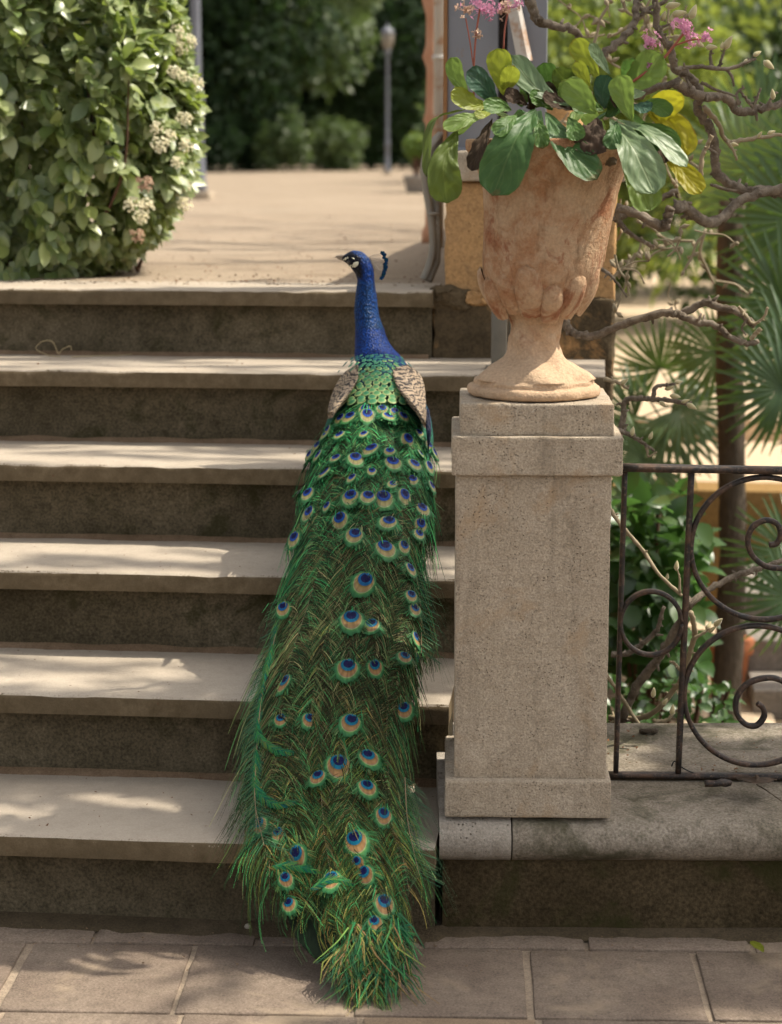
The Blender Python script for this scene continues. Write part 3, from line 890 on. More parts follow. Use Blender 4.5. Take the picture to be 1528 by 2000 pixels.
bar('scroll', poly([(1589, 1175), (1600, 1140), (1575, 1112), (1528, 1110), (1497, 1106), (1471, 1086), (1461, 1058), (1470, 1030), (1496, 1016), (1519, 1024), (1525, 1046), (1516, 1062), (1503, 1064)]), 0.0074, 0.0150)
bar('scroll', poly([(1548, 1477), (1585, 1420), (1575, 1360), (1528, 1330), (1498, 1324), (1461, 1335), (1440, 1362), (1439, 1392), (1456, 1414), (1478, 1417), (1493, 1399), (1490, 1382), (1480, 1374)]), 0.0074, 0.0150)
for ch in [c for c in rail.children if c.name.split('.')[0] in ('ring', 'scroll', 'upright')]:      # the pattern goes on beyond the picture
    c = ch.copy(); COL.objects.link(c); c.location = Vector((cos(RDIR), sin(RDIR), 0))*0.46
mb = MB(); mb.tube(catmull([rp(1312, 1497), rp(1318, 1487), rp(1330, 1497), rp(1350, 1508), rp(1385, 1520)], 6), 0.0012, 5)
mw_ = Mt('black wire', 0.5); mw_.color((0.02, 0.02, 0.02))
o = mb.obj('loose_wire', mw_.m); tag(o, 'thin black wire looped round the foot of the second upright', 'wire')

# ------------------------------------------------------------------ galvanised post and pipe behind the pillar
mm = Mt('galvanised steel', 0.45, 0.5); w_ = mm.world()
mm.color(mm.mix(mm.noise(25, 5, 0.6, w_), (0.15, 0.145, 0.125), (0.27, 0.255, 0.22))); mm.set(mm.b.inputs['Metallic'], 0.6); MAT['galv'] = mm.m
post = thing('metal_post', 'grey galvanised square post standing behind the urn', 'post', (-0.215, 4.62, 0.8))
p0 = at(975, 712, 4.62)
bbox('tube', p0.x-0.215*0-0.017+0.215, p0.x+0.017+0.215, -0.017, 0.017, 0.0, 0.34, MAT['galv'], post, bev=0.004)
bbox('foot_plate', p0.x-0.03+0.215, p0.x+0.03+0.215, -0.03, 0.03, 0.002, 0.008, MAT['galv'], post, bev=0.002)
mb = MB(); q0 = at(996, 712, 4.66); mb.tube([q0, q0+Vector((0, 0, .4))], 0.004, 10)
o = mb.obj('side_pipe', MAT['galv']); o.parent = post; o.matrix_parent_inverse = Matrix.Translation(-Vector(post.location))

# ------------------------------------------------------------------ grey metal shutter posts on the pier
mm = Mt('blue grey paint', 0.5, 0.4); w_ = mm.world()
cc = mm.mix(mm.noise(6, 5, 0.6, w_), (0.185, 0.195, 0.225), (0.22, 0.23, 0.26))
ru = mm.ramp(mm.noise(45, 5, 0.7, mm.world((1, 1, .4))), [(0.66, 0.0), (0.72, 1.0)])
mm.color(mm.mix(ru, cc, (0.23, 0.12, 0.06))); MAT['bluegrey'] = mm.m
mm = Mt('pale flaking paint', 0.6, 0.3); w_ = mm.world()
mm.color(mm.mix(mm.ramp(mm.noise(14, 5, 0.7, w_), [(0.5, 0.0), (0.6, 1.0)]), (0.50, 0.47, 0.43), (0.40, 0.27, 0.19))); MAT['palepaint'] = mm.m
mm = Mt('rust', 0.85, 0.2); w_ = mm.world(); mm.color(mm.mix(mm.noise(60, 5, .7, w_), (0.20, 0.095, 0.04), (0.33, 0.18, 0.085))); MAT['rust'] = mm.m
gp = thing('metal_gatepost', 'blue grey metal gate leaf with rusty edge above the stucco pier', 'gate', (-0.35, 4.98, 1.27))
def gbox(name, xa, xb, za, zb, mat, y0=-0.01, y1=0.03, bev=0.003):
    a = at(xa, 300, 4.98).x+0.35; b = at(xb, 300, 4.98).x+0.35
    return bbox(name, a, b, y0, y1, za, zb, mat, gp, bev=bev, worn=0.0006)
gbox('panel', 874, 972, 0.0, 1.3, MAT['bluegrey'])
gbox('edge_angle', 866, 874, 0.0, 1.3, MAT['rust'], -0.016, 0.02, 0.002)
gbox('panel', 990, 1066, 0.0, 1.3, MAT['bluegrey'])
gbox('back_frame', 960, 1000, 0.0, 1.3, MAT['iron'], 0.035, 0.05)
gbox('lock_rail', 868, 1066, -0.004, 0.012, MAT['bluegrey'], -0.02, 0.04)
ax0, ax1 = at(1026, 120, 4.95), at(994, -40, 4.95)
mb = MB(); mb.tube([ax0, ax0.lerp(ax1, .5), ax1+(ax1-ax0)*1.5], [0.019, 0.018, 0.016], 4)
o = mb.obj('diagonal_brace', MAT['palepaint'], None, False); o.parent = gp; o.matrix_parent_inverse = Matrix.Translation(-Vector(gp.location))
# pale downpipe and terracotta ornament behind the gate
dp = thing('downpipe', 'pale flaking downpipe behind the grey gate leaf', 'pipe', (-0.62, 7.2, 0.95))
a = at(857, 340, 7.2)
mb = MB(); mb.tube([(a.x, 7.2, 0.95), (a.x, 7.2, 3.6)], 0.019, 14); o = mb.obj('tube', MAT['palepaint']); o.parent = dp; o.matrix_parent_inverse = Matrix.Translation(-Vector(dp.location))
for z in (1.3, 1.58, 2.1):
    mb = MB(); mb.tube([(a.x, 7.2, z), (a.x, 7.2, z+.016)], 0.024, 14); o = mb.obj('clip', MAT['palepaint']); o.parent = dp; o.matrix_parent_inverse = Matrix.Translation(-Vector(dp.location))
tc = thing('terracotta_column', 'slender pinkish terracotta baluster column behind the downpipe', 'column', (-0.7, 7.6, 0.95))
a = at(843, 340, 7.6)
pr = [(0.034, 0.0), (0.034, 0.05), (0.022, 0.07), (0.020, 0.42), (0.030, 0.44), (0.022, 0.47), (0.019, 0.62), (0.034, 0.66), (0.022, 0.70), (0.021, 0.80), (0.038, 0.86), (0.024, 0.90), (0.022, 1.3), (0.04, 1.36), (0.022, 1.4), (0.022, 2.2)]
mb = MB(); mb.tube([(a.x, 7.6, 0.95+z) for r, z in pr], [r for r, z in pr], 16)
mt_ = Mt('pinkish terracotta', 0.85, 0.2); w_ = mt_.world(); mt_.color(mt_.mix(mt_.noise(20, 4, .6, w_), (0.44, 0.20, 0.11), (0.50, 0.30, 0.20)))
o = mb.obj('shaft', mt_.m); o.parent = tc; o.matrix_parent_inverse = Matrix.Translation(-Vector(tc.location))

# ------------------------------------------------------------------ ribbed grey conduits against the pier
mm = Mt('grey plastic conduit', 0.55, 0.4); w_ = mm.world(); mm.color(mm.mix(mm.noise(18, 5, .6, w_), (0.24, 0.22, 0.185), (0.34, 0.31, 0.26))); MAT['conduit'] = mm.m
def conduit(path, r, label):
    pts = catmull([at(x, y, Y) for x, y, Y in path], 34)
    rad = [r*(1.0 if i % 3 else 0.80) for i in range(len(pts))]
    mb = MB(); mb.tube(pts, rad, 12)
    o = mb.obj('conduit', MAT['conduit']); tag(o, label, 'conduit', 'ribbed conduits by the pier')
    return o
conduit([(862, 262, 4.99), (838, 290, 4.97), (829, 330, 4.97), (834, 375, 4.97), (843, 430, 4.97), (846, 480, 4.97), (840, 515, 4.96), (828, 545, 4.95)], 0.0098, 'outer ribbed grey conduit bending down to the soil beside the pier')
conduit([(870, 262, 5.0), (848, 296, 5.0), (843, 335, 5.0), (851, 380, 4.99), (854, 430, 4.98), (853, 500, 4.98), (846, 525, 4.97), (836, 548, 4.96)], 0.0112, 'inner ribbed grey conduit close against the ochre pier')
bb = MB(); bb.tube([at(836, 417, 4.955), at(858, 417, 4.955)], 0.004, 6)
tag(bb.obj('conduit_tie', MAT['conduit']), 'small tie holding the two ribbed conduits together', 'tie')

# ------------------------------------------------------------------ lamp posts on the path
mm = Mt('blue grey lamp paint', 0.45, 0.5); w_ = mm.world(); mm.color(mm.mix(mm.noise(5, 4, .6, w_), (0.115, 0.125, 0.155), (0.16, 0.17, 0.20))); MAT['lamp'] = mm.m
mgl = Mt('milky lamp glass', 0.35, 0.5); mgl.color((0.20, 0.18, 0.15)); MAT['lampglass'] = mgl.m
def lamp(px, z0, Y, label, s=1.0):
    p = at(px, 330, Y)
    t = thing('lamp_post', label, 'lamp post', (p.x, Y, z0), 0, 'lamp posts along the path')
    def lth(name, prof, mat, n=20):
        mb = MB(); mb.tube([(0, 0, z*s) for r, z in prof], [r*s for r, z in prof], n); return mb.obj(name, mat, t)
    bbox('stone_base', -0.10*s, 0.10*s, -0.10*s, 0.10*s, -0.05, 0.06*s, MAT['pillar'], t, bev=0.008)
    lth('pole', [(0.066, 0.06), (0.066, 0.10), (0.058, 0.13), (0.056, 0.30), (0.050, 0.34), (0.046, 0.62), (0.056, 0.635), (0.060, 0.66), (0.052, 0.69), (0.060, 0.71), (0.044, 0.75), (0.036, 0.80), (0.033, 1.6), (0.030, 2.6), (0.04, 2.63), (0.028, 2.66), (0.026, 2.72)], MAT['lamp'])
    lth('collar', [(0.03, 2.68), (0.07, 2.72), (0.085, 2.76), (0.05, 2.78)], MAT['lamp'])
    lth('lantern', [(0.05, 2.775), (0.12, 2.88), (0.15, 3.05), (0.14, 3.16)], MAT['lampglass'], 8)
    lth('lantern_roof', [(0.17, 3.155), (0.15, 3.19), (0.06, 3.27), (0.025, 3.29), (0.02, 3.35), (0.002, 3.37)], MAT['lamp'], 8)
    return t
lamp(386, 0.955, 15.0, 'blue grey lamp post right beside the flowering bush')
lamp(757, 0.995, 33.0, 'distant blue grey lamp post with pale lantern before the dark trees', 0.68)
# ------------------------------------------------------------------ leaf helpers
def leaf_geo(L, W, fold=0.25, curl=0.2, n=4, twist=0.0, tip=1.0):
    """simple blade along +Y in its own space, folded along the midrib; 4*n triangles"""
    vs, fs, uv = [], [], []
    for i in range(n+1):
        t = i/n
        w = W*0.5*(sin(pi*min(1.0, 0.04+0.96*t**0.9))**0.75 if t < 1 else 0.02)
        z = -curl*L*t*t
        tw = twist*t
        for s in (-1, 0, 1):
            x = s*w
            zz = z + abs(s)*w*fold
            vs.append((x*cos(tw)-zz*0.0, t*L, zz+x*sin(tw)))
            uv.append(((s+1)/2, t))
    for i in range(n):
        for j in range(2):
            a = i*3+j
            fs.append((a, a+1, a+4, a+3))
    return vs, fs, uv
def leaf_mesh(name, mat, **k):
    vs, fs, uv = leaf_geo(**k)
    o = obj(name, vs, fs, mat, None, True, None, uv); me = o.data; bpy.data.objects.remove(o); return me
def frame(dirv, nrm):
    y = dirv.normalized(); x = y.cross(nrm)
    if x.length < 1e-4: x = y.orthogonal()
    x.normalize(); z = x.cross(y)
    return Matrix((x, y, z)).transposed().to_4x4()
def rdir(rr):
    while True:
        v = Vector((rr.uniform(-1, 1), rr.uniform(-1, 1), rr.uniform(-1, 1)))
        if 0.05 < v.length < 1: return v.normalized()
def foliage_mat(name, cols, rough=0.5, spec=0.4, tr=0.3, trc=None, objrnd=False, scale=60):
    m = Mt(name, rough, spec)
    f = m.rnd() if objrnd else m.noise(scale, 2, 0.5, m.world())
    n = len(cols)
    lo, hi = (0.0, 1.0) if objrnd else (0.3, 0.7)
    c = m.ramp(f, [(lo+(hi-lo)*i/(n-1), q) for i, q in enumerate(cols)])
    m.color(c)
    m.trans(trc or tuple(min(1, q*2.0) for q in cols[-1]), tr)
    return m.m

# ------------------------------------------------------------------ flowering viburnum at the left of the landing
VB = [(0.095, 0.145, 0.045), (0.165, 0.22, 0.085), (0.26, 0.315, 0.14), (0.37, 0.41, 0.21), (0.26, 0.32, 0.06)]
MAT['vib'] = foliage_mat('viburnum leaf', VB, 0.38, 0.8, 0.28, (0.34, 0.45, 0.07), True)
MAT['vib2'] = foliage_mat('viburnum leaf mass', VB, 0.38, 0.8, 0.28, (0.34, 0.45, 0.07), False, 45)
mm = Mt('reddish twig', 0.8, 0.2); mm.color((0.11, 0.06, 0.04)); MAT['twig'] = mm.m
bush = thing('viburnum_bush', 'dense green viburnum bush with cream flower clusters at the left', 'bush', (-1.45, 5.45, 0.956))
VM = [leaf_mesh('leaf', MAT['vib'], L=0.060, W=0.037, fold=0.22, curl=0.16, n=5),
      leaf_mesh('leaf', MAT['vib'], L=0.052, W=0.033, fold=0.35, curl=0.28, n=5, twist=0.3),
      leaf_mesh('leaf', MAT['vib'], L=0.066, W=0.037, fold=0.15, curl=0.05, n=5, twist=-0.3)]
def right_edge(y):      # outline of the bush, measured on the photograph
    T = [(-200, 250), (-60, 320), (0, 338), (60, 348), (130, 372), (200, 386), (280, 378), (350, 364), (400, 344), (440, 318), (480, 262), (520, 208), (545, 180)]
    for (a, xa), (b, xb) in zip(T, T[1:]):
        if a <= y <= b: return xa+(xb-xa)*(y-a)/(b-a)-16+18*nz(y*.035, 5.5)
    return 170
rr = random.Random(21)
cand = []
for _ in range(12500):
    z = rr.uniform(0.0, 1.0)
    py = 545-z*760
    ex = right_edge(py)
    r = rr.random()
    # depth: rounded body between Y 5.02 and 6.1, front side denser
    ph = rr.uniform(-pi, pi)
    px = rr.uniform(-420, ex) if rr.random() < 0.72 else ex-abs(rr.gauss(0, 40))
    edge = max(0.0, min(1.0, (ex-px)/170))
    front = 5.50-0.40*sqrt(edge*(2-edge))*(0.75+0.25*sin(px*.045+z*5)*cos(z*13+px*.02))
    if z > .55: front += (z-.55)*0.25
    Y = front+abs(rr.gauss(0, 0.05))*(1 if rr.random() < .6 else 2.8)
    if rr.random() < .32: Y = rr.uniform(5.40, 5.9)
    if Y < front+.07 and nz(px*.021, py*.021, 3.3) > .33: continue      # gaps that show the dark inside
    p = at(px, py, Y)
    if p.z < 0.965 or p.z > 1.95: continue
    out = (p-Vector((-1.55, 5.62, 1.42))).normalized()
    d = (rdir(rr)*0.75 + out*0.75 + Vector((0, 0, -0.30))).normalized()
    nr = (Vector((0.45, -0.25, 0.75))+out*0.45+rdir(rr)*0.6).normalized()
    s = rr.uniform(0.62, 1.12)
    vis = -Y + (0.5 if (-40 < px < 400 and -30 < py < 560) else -5)
    cand.append((vis, p, d, nr, s, rr.randrange(3)))
cand.sort(key=lambda c: -c[0])
for c in cand[:300]:
    put('leaf', VM[c[5]], bush, mw=Matrix.Translation(c[1]-Vector(bush.location)) @ frame(c[2], c[3]) @ Matrix.Scale(c[4], 4))
mb = MB()
base = [leaf_geo(L=0.060, W=0.037, fold=0.22, curl=0.16, n=4), leaf_geo(L=0.052, W=0.033, fold=0.35, curl=0.28, n=4, twist=0.3), leaf_geo(L=0.066, W=0.037, fold=0.15, curl=0.05, n=4)]
for c in cand[300:]:
    M4 = Matrix.Translation(c[1]-Vector(bush.location)) @ frame(c[2], c[3]) @ Matrix.Scale(c[4], 4)
    vs, fs, uv = base[c[5]]
    mb.add([M4 @ Vector(v) for v in vs], fs)
o = mb.obj('foliage', MAT['vib2'], bush); o['kind'] = 'stuff'
mb = MB()
for i in range(46):
    r_ = random.Random(300+i)
    a = Vector((r_.uniform(-.45, .25), r_.uniform(-.1, .35), 0.0))
    b = a+Vector((r_.uniform(-.15, .35), r_.uniform(-.20, .15), r_.uniform(.25, .9)))
    b.x = min(b.x, 0.30)
    mid = a.lerp(b, .5)+Vector((r_.uniform(-.08, .08), r_.uniform(-.08, .08), 0))
    mb.tube(catmull([a, mid, b], 5), [0.006-.0004*k for k in range(11)], 5, cap=False)
mb.obj('twigs', MAT['twig'], bush)['kind'] = 'stuff'
MAT['creamfl'] = petal_mat('cream florets', (0.74, 0.67, 0.44), (0.84, 0.80, 0.60), 0.3)
MAT['budred'] = petal_mat('reddish buds', (0.34, 0.20, 0.13), (0.44, 0.30, 0.20), 0.1)
def floret_mesh(seed, mat):
    r_ = random.Random(seed); q = MB()
    for _ in range(46):
        a = r_.uniform(0, 2*pi); rad = sqrt(r_.random())*0.021
        p = Vector((cos(a)*rad, sin(a)*rad, 0.010*(1-(rad/.021)**2)+r_.uniform(-.002, .002)))
        nrm = (Vector((p.x*18, p.y*18, 1))+rdir(r_)*.5).normalized(); e1 = nrm.orthogonal().normalized(); e2 = nrm.cross(e1)
        b0 = r_.random()*6
        for k in range(5):
            t = b0+2*pi*k/5; d = e1*cos(t)+e2*sin(t); sd = nrm.cross(d); l = 0.0038
            q.add([p, p+d*l*.7+sd*l*.4+nrm*.0012, p+d*l+nrm*.001, p+d*l*.7-sd*l*.4+nrm*.0012], [(0, 1, 2, 3)])
    for _ in range(18):
        a = r_.uniform(0, 2*pi); rad = sqrt(r_.random())*.02
        q.tube([(0, 0, -.014), (cos(a)*rad, sin(a)*rad, 0.006)], .0006, 3, cap=False)
    return q.mesh('flower_cluster', mat)
FM = [floret_mesh(i, MAT['creamfl']) for i in range(3)]; FB = floret_mesh(9, MAT['budred'])
fl = [(345, 62, 0), (352, 95, 0), (372, 80, 0), (340, 140, 0), (358, 150, 0), (384, 162, 0), (360, 232, 0), (305, 250, 0), (332, 265, 0), (312, 282, 0), (362, 285, 0), (338, 370, 0), (360, 362, 0), (258, 400, 0), (285, 402, 0), (275, 425, 0), (360, 400, 0), (282, 358, 1), (268, 460, 1), (345, 318, 0)]
for i, (x, y, kd) in enumerate(fl):
    r_ = random.Random(900+i)
    ex = right_edge(y); edge = max(0.0, min(1.0, (ex-x)/170))
    Y = 5.37-0.42*sqrt(edge*(2-edge))
    p = at(x, y, Y)
    n_ = Vector((0.55*(1-edge)+r_.uniform(-.3, .3), -0.75, 0.35+r_.uniform(-.3, .3))).normalized()
    M4 = Matrix.Translation(p-Vector(bush.location)) @ n_.to_track_quat('Z', 'Y').to_matrix().to_4x4() @ Matrix.Scale(r_.uniform(.75, 1.1), 4)
    put('flower_cluster', FB if kd else FM[i % 3], bush, mw=M4)

# ------------------------------------------------------------------ magnolia: bare twisted branches with furry buds
def bark():
    m = Mt('magnolia bark', 0.85, 0.2); w = m.world()
    a = m.noise(40, 6, .7, w); b = m.noise(190, 4, .6, w)
    c = m.mix(m.ramp(a, [(.38, 0.0), (.62, 1.0)]), (0.125, 0.098, 0.072), (0.29, 0.24, 0.185))
    c = m.mix(m.math('MULTIPLY', m.ramp(b, [(.58, 0.0), (.7, 1.0)]), .5), c, (0.40, 0.345, 0.28))
    m.color(c); m.bump(m.math('ADD', a, m.math('MULTIPLY', m.noise(420, 4, .7, w), .8)), 1.0, .005); return m.m
MAT['bark'] = bark()
mm = Mt('young pale twig', 0.7, 0.3); mm.color(mm.mix(mm.noise(50, 4), (0.21, 0.165, 0.10), (0.33, 0.27, 0.175))); MAT['paletwig'] = mm.m
mm = Mt('furry magnolia bud', 0.9, 0.2); mm.color(mm.mix(mm.noise(120, 3), (0.34, 0.29, 0.14), (0.52, 0.46, 0.28))); mm.set(mm.b.inputs['Sheen Weight'], 0.5); MAT['bud'] = mm.m
mag = thing('magnolia_tree', 'bare twisted magnolia with furry buds behind the urn and railing', 'tree', (0.10, 4.05, -0.6))
def branch(path, r, Y, mat='bark', taper=0.55, name='branch', knob=0.32):
    if isinstance(Y, (int, float)): Y = [Y]*len(path)
    elif len(Y) == 2: Y = [Y[0]+(Y[1]-Y[0])*i/(len(path)-1) for i in range(len(path))]
    pts = catmull([at(x, y, yy) for (x, y), yy in zip(path, Y)], 7)
    sc = px_m(sum(Y)/len(Y))*(.84 if r > 5 else .9)
    k = len(pts)
    rad = [r*sc*(1-(1-taper)*i/(k-1))*(1+knob*.9*max(0, nz(i*0.9, r*7, path[0][0]*.1))) for i in range(k)]
    jit = [p+Vector((nz(i*.7, path[0][0]), nz(i*.7, path[0][1]+9), nz(i*.7, 30+path[0][0])))*r*sc*.6 for i, p in enumerate(pts)]
    mb = MB(); mb.tube(jit, rad, 10, knob=knob)
    rs = random.Random(int(path[0][0]*7+path[0][1]))
    if r > 3.2 and knob > .2:       # short spurs and leaf scars
        for i in range(2, k-1):
            if rs.random() < .17:
                e = rdir(rs); L = rs.uniform(1.1, 2.2)*rad[i]+.003
                e = (e-(jit[i+1]-jit[i]).normalized()*e.dot((jit[i+1]-jit[i]).normalized())).normalized()
                mb.tube([jit[i], jit[i]+e*L*.6, jit[i]+e*L+rdir(rs)*L*.2], [rad[i]*.55, rad[i]*.36+.0006, rad[i]*.22+.0004], 6)
    o = mb.obj(name, MAT[mat]); rel(o, mag)
    return o
branch([(1020, -40), (1036, 2), (1050, 38), (1082, 50), (1124, 60), (1132, 84), (1128, 120)], 12, (3.75, 3.85))
branch([(1620, 350), (1528, 366), (1450, 390), (1412, 424), (1380, 434), (1338, 404), (1322, 408)], 10, (3.9, 3.7), taper=1.2)
branch([(1600, 392), (1528, 378), (1490, 372), (1453, 372), (1403, 340), (1397, 297), (1388, 250), (1363, 213), (1366, 175), (1341, 144), (1319, 134), (1310, 94), (1285, 56), (1281, -20)], 12, (3.95, 3.7), taper=.6)
branch([(1319, 160), (1347, 178), (1382, 190), (1416, 188), (1444, 218), (1488, 211), (1528, 203), (1570, 190)], 12, (3.72, 3.9), taper=.6)
branch([(1319, 136), (1363, 130), (1422, 134), (1456, 122), (1478, 113)], 5.5, (3.7, 3.72))
branch([(1200, 210), (1269, 175), (1319, 163)], 9, (3.8, 3.72), taper=.9)
branch([(1150, 140), (1175, 110), (1213, 78), (1238, 47), (1244, 9), (1250, -30)], 10, (3.8, 3.85), taper=.7)
branch([(1238, 47), (1262, 20), (1300, 2), (1320, -20)], 6, (3.85, 3.85))
branch([(1244, 12), (1275, 26), (1300, 40)], 5, 3.85)
branch([(1375, 208), (1403, 241), (1422, 276), (1470, 270), (1528, 262), (1560, 260)], 5.5, (3.8, 3.95), 'paletwig', .7)
branch([(1420, 276), (1432, 292), (1440, 312)], 4, 3.85, 'paletwig')
branch([(1369, 345), (1372, 306), (1382, 285), (1391, 264)], 5.5, 3.68, 'paletwig', .8)
branch([(1200, 430), (1245, 408), (1288, 388), (1325, 372)], 8, (3.72, 3.7), taper=.8)
branch([(1310, 405), (1304, 428), (1296, 445), (1250, 420), (1205, 405)], 11, 3.66, taper=.9)
branch([(1204, 415), (1215, 440), (1245, 465), (1280, 483)], 6, 3.66, taper=.7)
branch([(1050, 600), (1100, 622), (1113, 646), (1140, 656), (1167, 654), (1219, 633), (1291, 612), (1330, 612), (1376, 591), (1400, 598), (1443, 610), (1462, 624), (1472, 634)], 9.5, (3.70, 3.62), taper=.85)
branch([(1319, 612), (1345, 622), (1367, 631), (1395, 634), (1429, 660), (1460, 670), (1482, 667)], 8.5, 3.62, taper=.7)
branch([(1466, 664), (1476, 652), (1486, 642)], 5, 3.62, 'paletwig', 1.0, knob=0)
branch([(1443, 598), (1458, 618), (1472, 632), (1492, 620), (1500, 600)], 3.5, 3.61, 'paletwig', .8)
branch([(1462, 620), (1450, 640), (1458, 655)], 3, 3.61)
branch([(1200, 870), (1212, 848), (1218, 815), (1222, 782), (1252, 778), (1281, 780), (1324, 784), (1352, 792)], 8, (4.0, 3.95), 'bark', .6)
branch([(1276, 780), (1281, 757), (1300, 752), (1319, 750)], 5, 3.95)
branch([(1203, 838), (1238, 853), (1260, 868), (1278, 880)], 6, 3.95, 'bark', .6)
branch([(1264, 872), (1266, 893)], 3.5, 3.95, 'paletwig'); branch([(1266, 893), (1284, 882)], 2.5, 3.95, 'paletwig')
branch([(1180, 740), (1210, 748), (1228, 760)], 5, 3.95, 'paletwig')
branch([(1170, 520), (1200, 545), (1225, 580)], 4, 4.2)
branch([(1190, 990), (1210, 1022), (1254, 1072), (1285, 1118), (1332, 1164)], 4.5, (3.72, 3.66), 'paletwig', .8)
branch([(1328, 1158), (1328, 1130), (1323, 1112)], 3, 3.66, 'paletwig')
branch([(1344, 1184), (1391, 1148), (1440, 1124), (1484, 1110), (1528, 1096), (1600, 1075)], 7.5, (3.75, 3.85), 'bark', .8)
branch([(1350, 1175), (1338, 1196), (1304, 1258), (1282, 1292), (1245, 1340), (1217, 1402), (1205, 1450), (1200, 1520)], 9, (3.75, 4.0), 'bark', 1.25)
branch([(1350, 1196), (1358, 1236), (1352, 1262), (1341, 1300), (1330, 1330), (1318, 1345), (1282, 1388), (1242, 1404), (1190, 1402)], 6, (3.7, 3.95), 'paletwig', 1.1)
branch([(1357, 1246), (1375, 1236), (1388, 1226)], 4, 3.7, 'paletwig')
branch([(1195, 1278), (1222, 1278), (1251, 1261), (1282, 1233), (1290, 1210), (1297, 1186)], 7, (3.9, 3.85), 'bark', .6)
branch([(1282, 1240), (1296, 1240)], 3.5, 3.86)
branch([(1180, 1310), (1212, 1358), (1254, 1424)], 4, (3.85, 3.86), 'paletwig', 1, knob=.1)
branch([(1330, 1310), (1318, 1296), (1308, 1292)], 4, 3.8, 'paletwig')
branch([(1275, 1408), (1300, 1408), (1318, 1392)], 5, 3.9, 'paletwig')
tips = [(1480, 104, 14, 80), (1500, 128, 22, -50), (1466, 118, 14, 20), (1427, 62, 0, 0)]
BUDS = [(1480, 104, 9, 30), (1503, 127, 13, -40), (1462, 119, 9, 10), (1423, 82, 14, 60), (1391, 92, 11, 0), (1411, 88, 7, 80), (1367, 86, 11, -30), (1316, 10, 14, 10), (1297, 30, 10, 70), (1328, 26, 14, 10), (1355, 22, 14, 70), (1312, 34, 8, 80),
        (1322, 1104, 10, 85), (1304, 1126, 7, 80), (1404, 1215, 12, 50), (1385, 1222, 10, 60), (1392, 1229, 9, 40), (1314, 1386, 11, 85), (1510, 183, 10, 100), (1352, 794, 11, -30), (1320, 774, 11, -10), (1309, 757, 10, 20), (1327, 746, 8, 10), (1236, 842, 10, 80), (1272, 850, 8, 70), (1220, 745, 10, 40), (1296, 790, 9, -40), (1508, 258, 8, 20), (1436, 282, 8, -10), (1372, 350, 6, 80), (1277, 1352, 10, 85), (1300, 1370, 9, 60), (1485, 262, 7, 60), (1330, 160, 7, 50), (1340, 783, 8, 20)]
def bud_mesh():
    q = MB(); q.tube([(0, 0, z) for z in (-.1, 0.05, .25, .5, .78, 1.0, 1.3, 1.62, 1.85, 2.0)], [.12, .22, .42, .52, .5, .46, .38, .26, .12, .02], 9, knob=0)
    return q.mesh('bud', MAT['bud'])
BM = bud_mesh()
for i, (x, y, s, a) in enumerate(BUDS):
    Y = 3.72 if y < 500 else (3.95 if y < 900 else 3.72)
    p = at(x, y, Y); sc = s*px_m(Y)
    ar = radians(a)
    d = Vector((cos(ar), random.Random(i).uniform(-.5, .5), sin(ar))).normalized()
    put('bud', BM, mag, mw=Matrix.Translation(p-d*sc-Vector(mag.location)) @ d.to_track_quat('Z', 'Y').to_matrix().to_4x4() @ Matrix.Scale(sc, 4))
# connecting twigs for the upper buds
for pth in ([(1391, 130), (1388, 108), (1390, 98)], [(1405, 132), (1412, 108), (1418, 92)], [(1420, 134), (1430, 150), (1434, 168)], [(1444, 205), (1440, 182), (1455, 170)], [(1470, 212), (1480, 190), (1486, 172)], [(1470, 206), (1456, 190), (1447, 178)], [(1500, 206), (1508, 190), (1520, 180)], [(1370, 160), (1400, 175), (1440, 188)], [(1285, 56), (1300, 50), (1312, 46)], [(1400, 300), (1380, 285)], [(1350, 172), (1340, 150)], [(1388, 360), (1420, 370), (1440, 372)]):
    branch(pth, 3.6, 3.73, 'bark', .6, 'twig')
# tangled pale twigs of the same tree farther back
rr = random.Random(77)
tm = MB()
for i in range(60):
    x = rr.uniform(1070, 1330); y = rr.uniform(-20, 320); Y = rr.uniform(4.2, 5.2)
    if rr.random() < .4: x = rr.uniform(1150, 1400); y = rr.uniform(440, 560)
    pts = [at(x, y, Y)]
    a = rr.uniform(0, 2*pi)
    for k in range(3):
        a += rr.uniform(-.8, .8); x += cos(a)*rr.uniform(18, 36); y -= sin(a)*rr.uniform(18, 36)
        pts.append(at(x, y, Y))
    tm.tube(catmull(pts, 4), rr.uniform(1.3, 3.2)*px_m(Y), 5, cap=False, knob=.3)
    for k in range(3):
        q = pts[rr.randrange(1, 4)]; e = q+rdir(rr)*0.02
        tm.tube([q, q.lerp(e, .5), e], [0.002, 0.0055, 0.001], 5)
o = tm.obj('twigs', MAT['paletwig']); rel(o, mag); o['kind'] = 'stuff'

# ------------------------------------------------------------------ right-hand garden below: walls, steps, pot
def wbox(name, label, cat, xa, xb, ya, yb, za, zb, mat):
    t = bbox(name, xa, xb, ya, yb, za, zb, mat, None, bev=0.01, worn=0.004, cuts=4); return tag(t, label, cat)
MAT['sand'] = stone('pale gravel', (0.50, 0.39, 0.27), (0.56, 0.44, 0.31), (0.42, 0.32, 0.22), bump=0.5, fine=70, big=0.8)
court = bbox('gravel_court', -0.34, 14.0, 8.86, 60.0, -0.7, -0.35, MAT['sand'], None, bev=0); tag(court, kind='structure')
wbox('court_edging', 'pale stone edging across the sunny gravel court', 'edging', -0.3, 6.0, 12.2, 12.4, -0.36, -0.22, MAT['beige'])
wbox('terrace_wall', 'low ochre terrace wall in shade behind the palm trunk', 'wall', 0.02, 6.0, 8.6, 8.85, -0.62, -0.08, MAT['ochre'])
gs = thing('garden_steps', 'grey garden steps seen through the lower scroll', 'steps', (1.0, 7.6, -0.62))
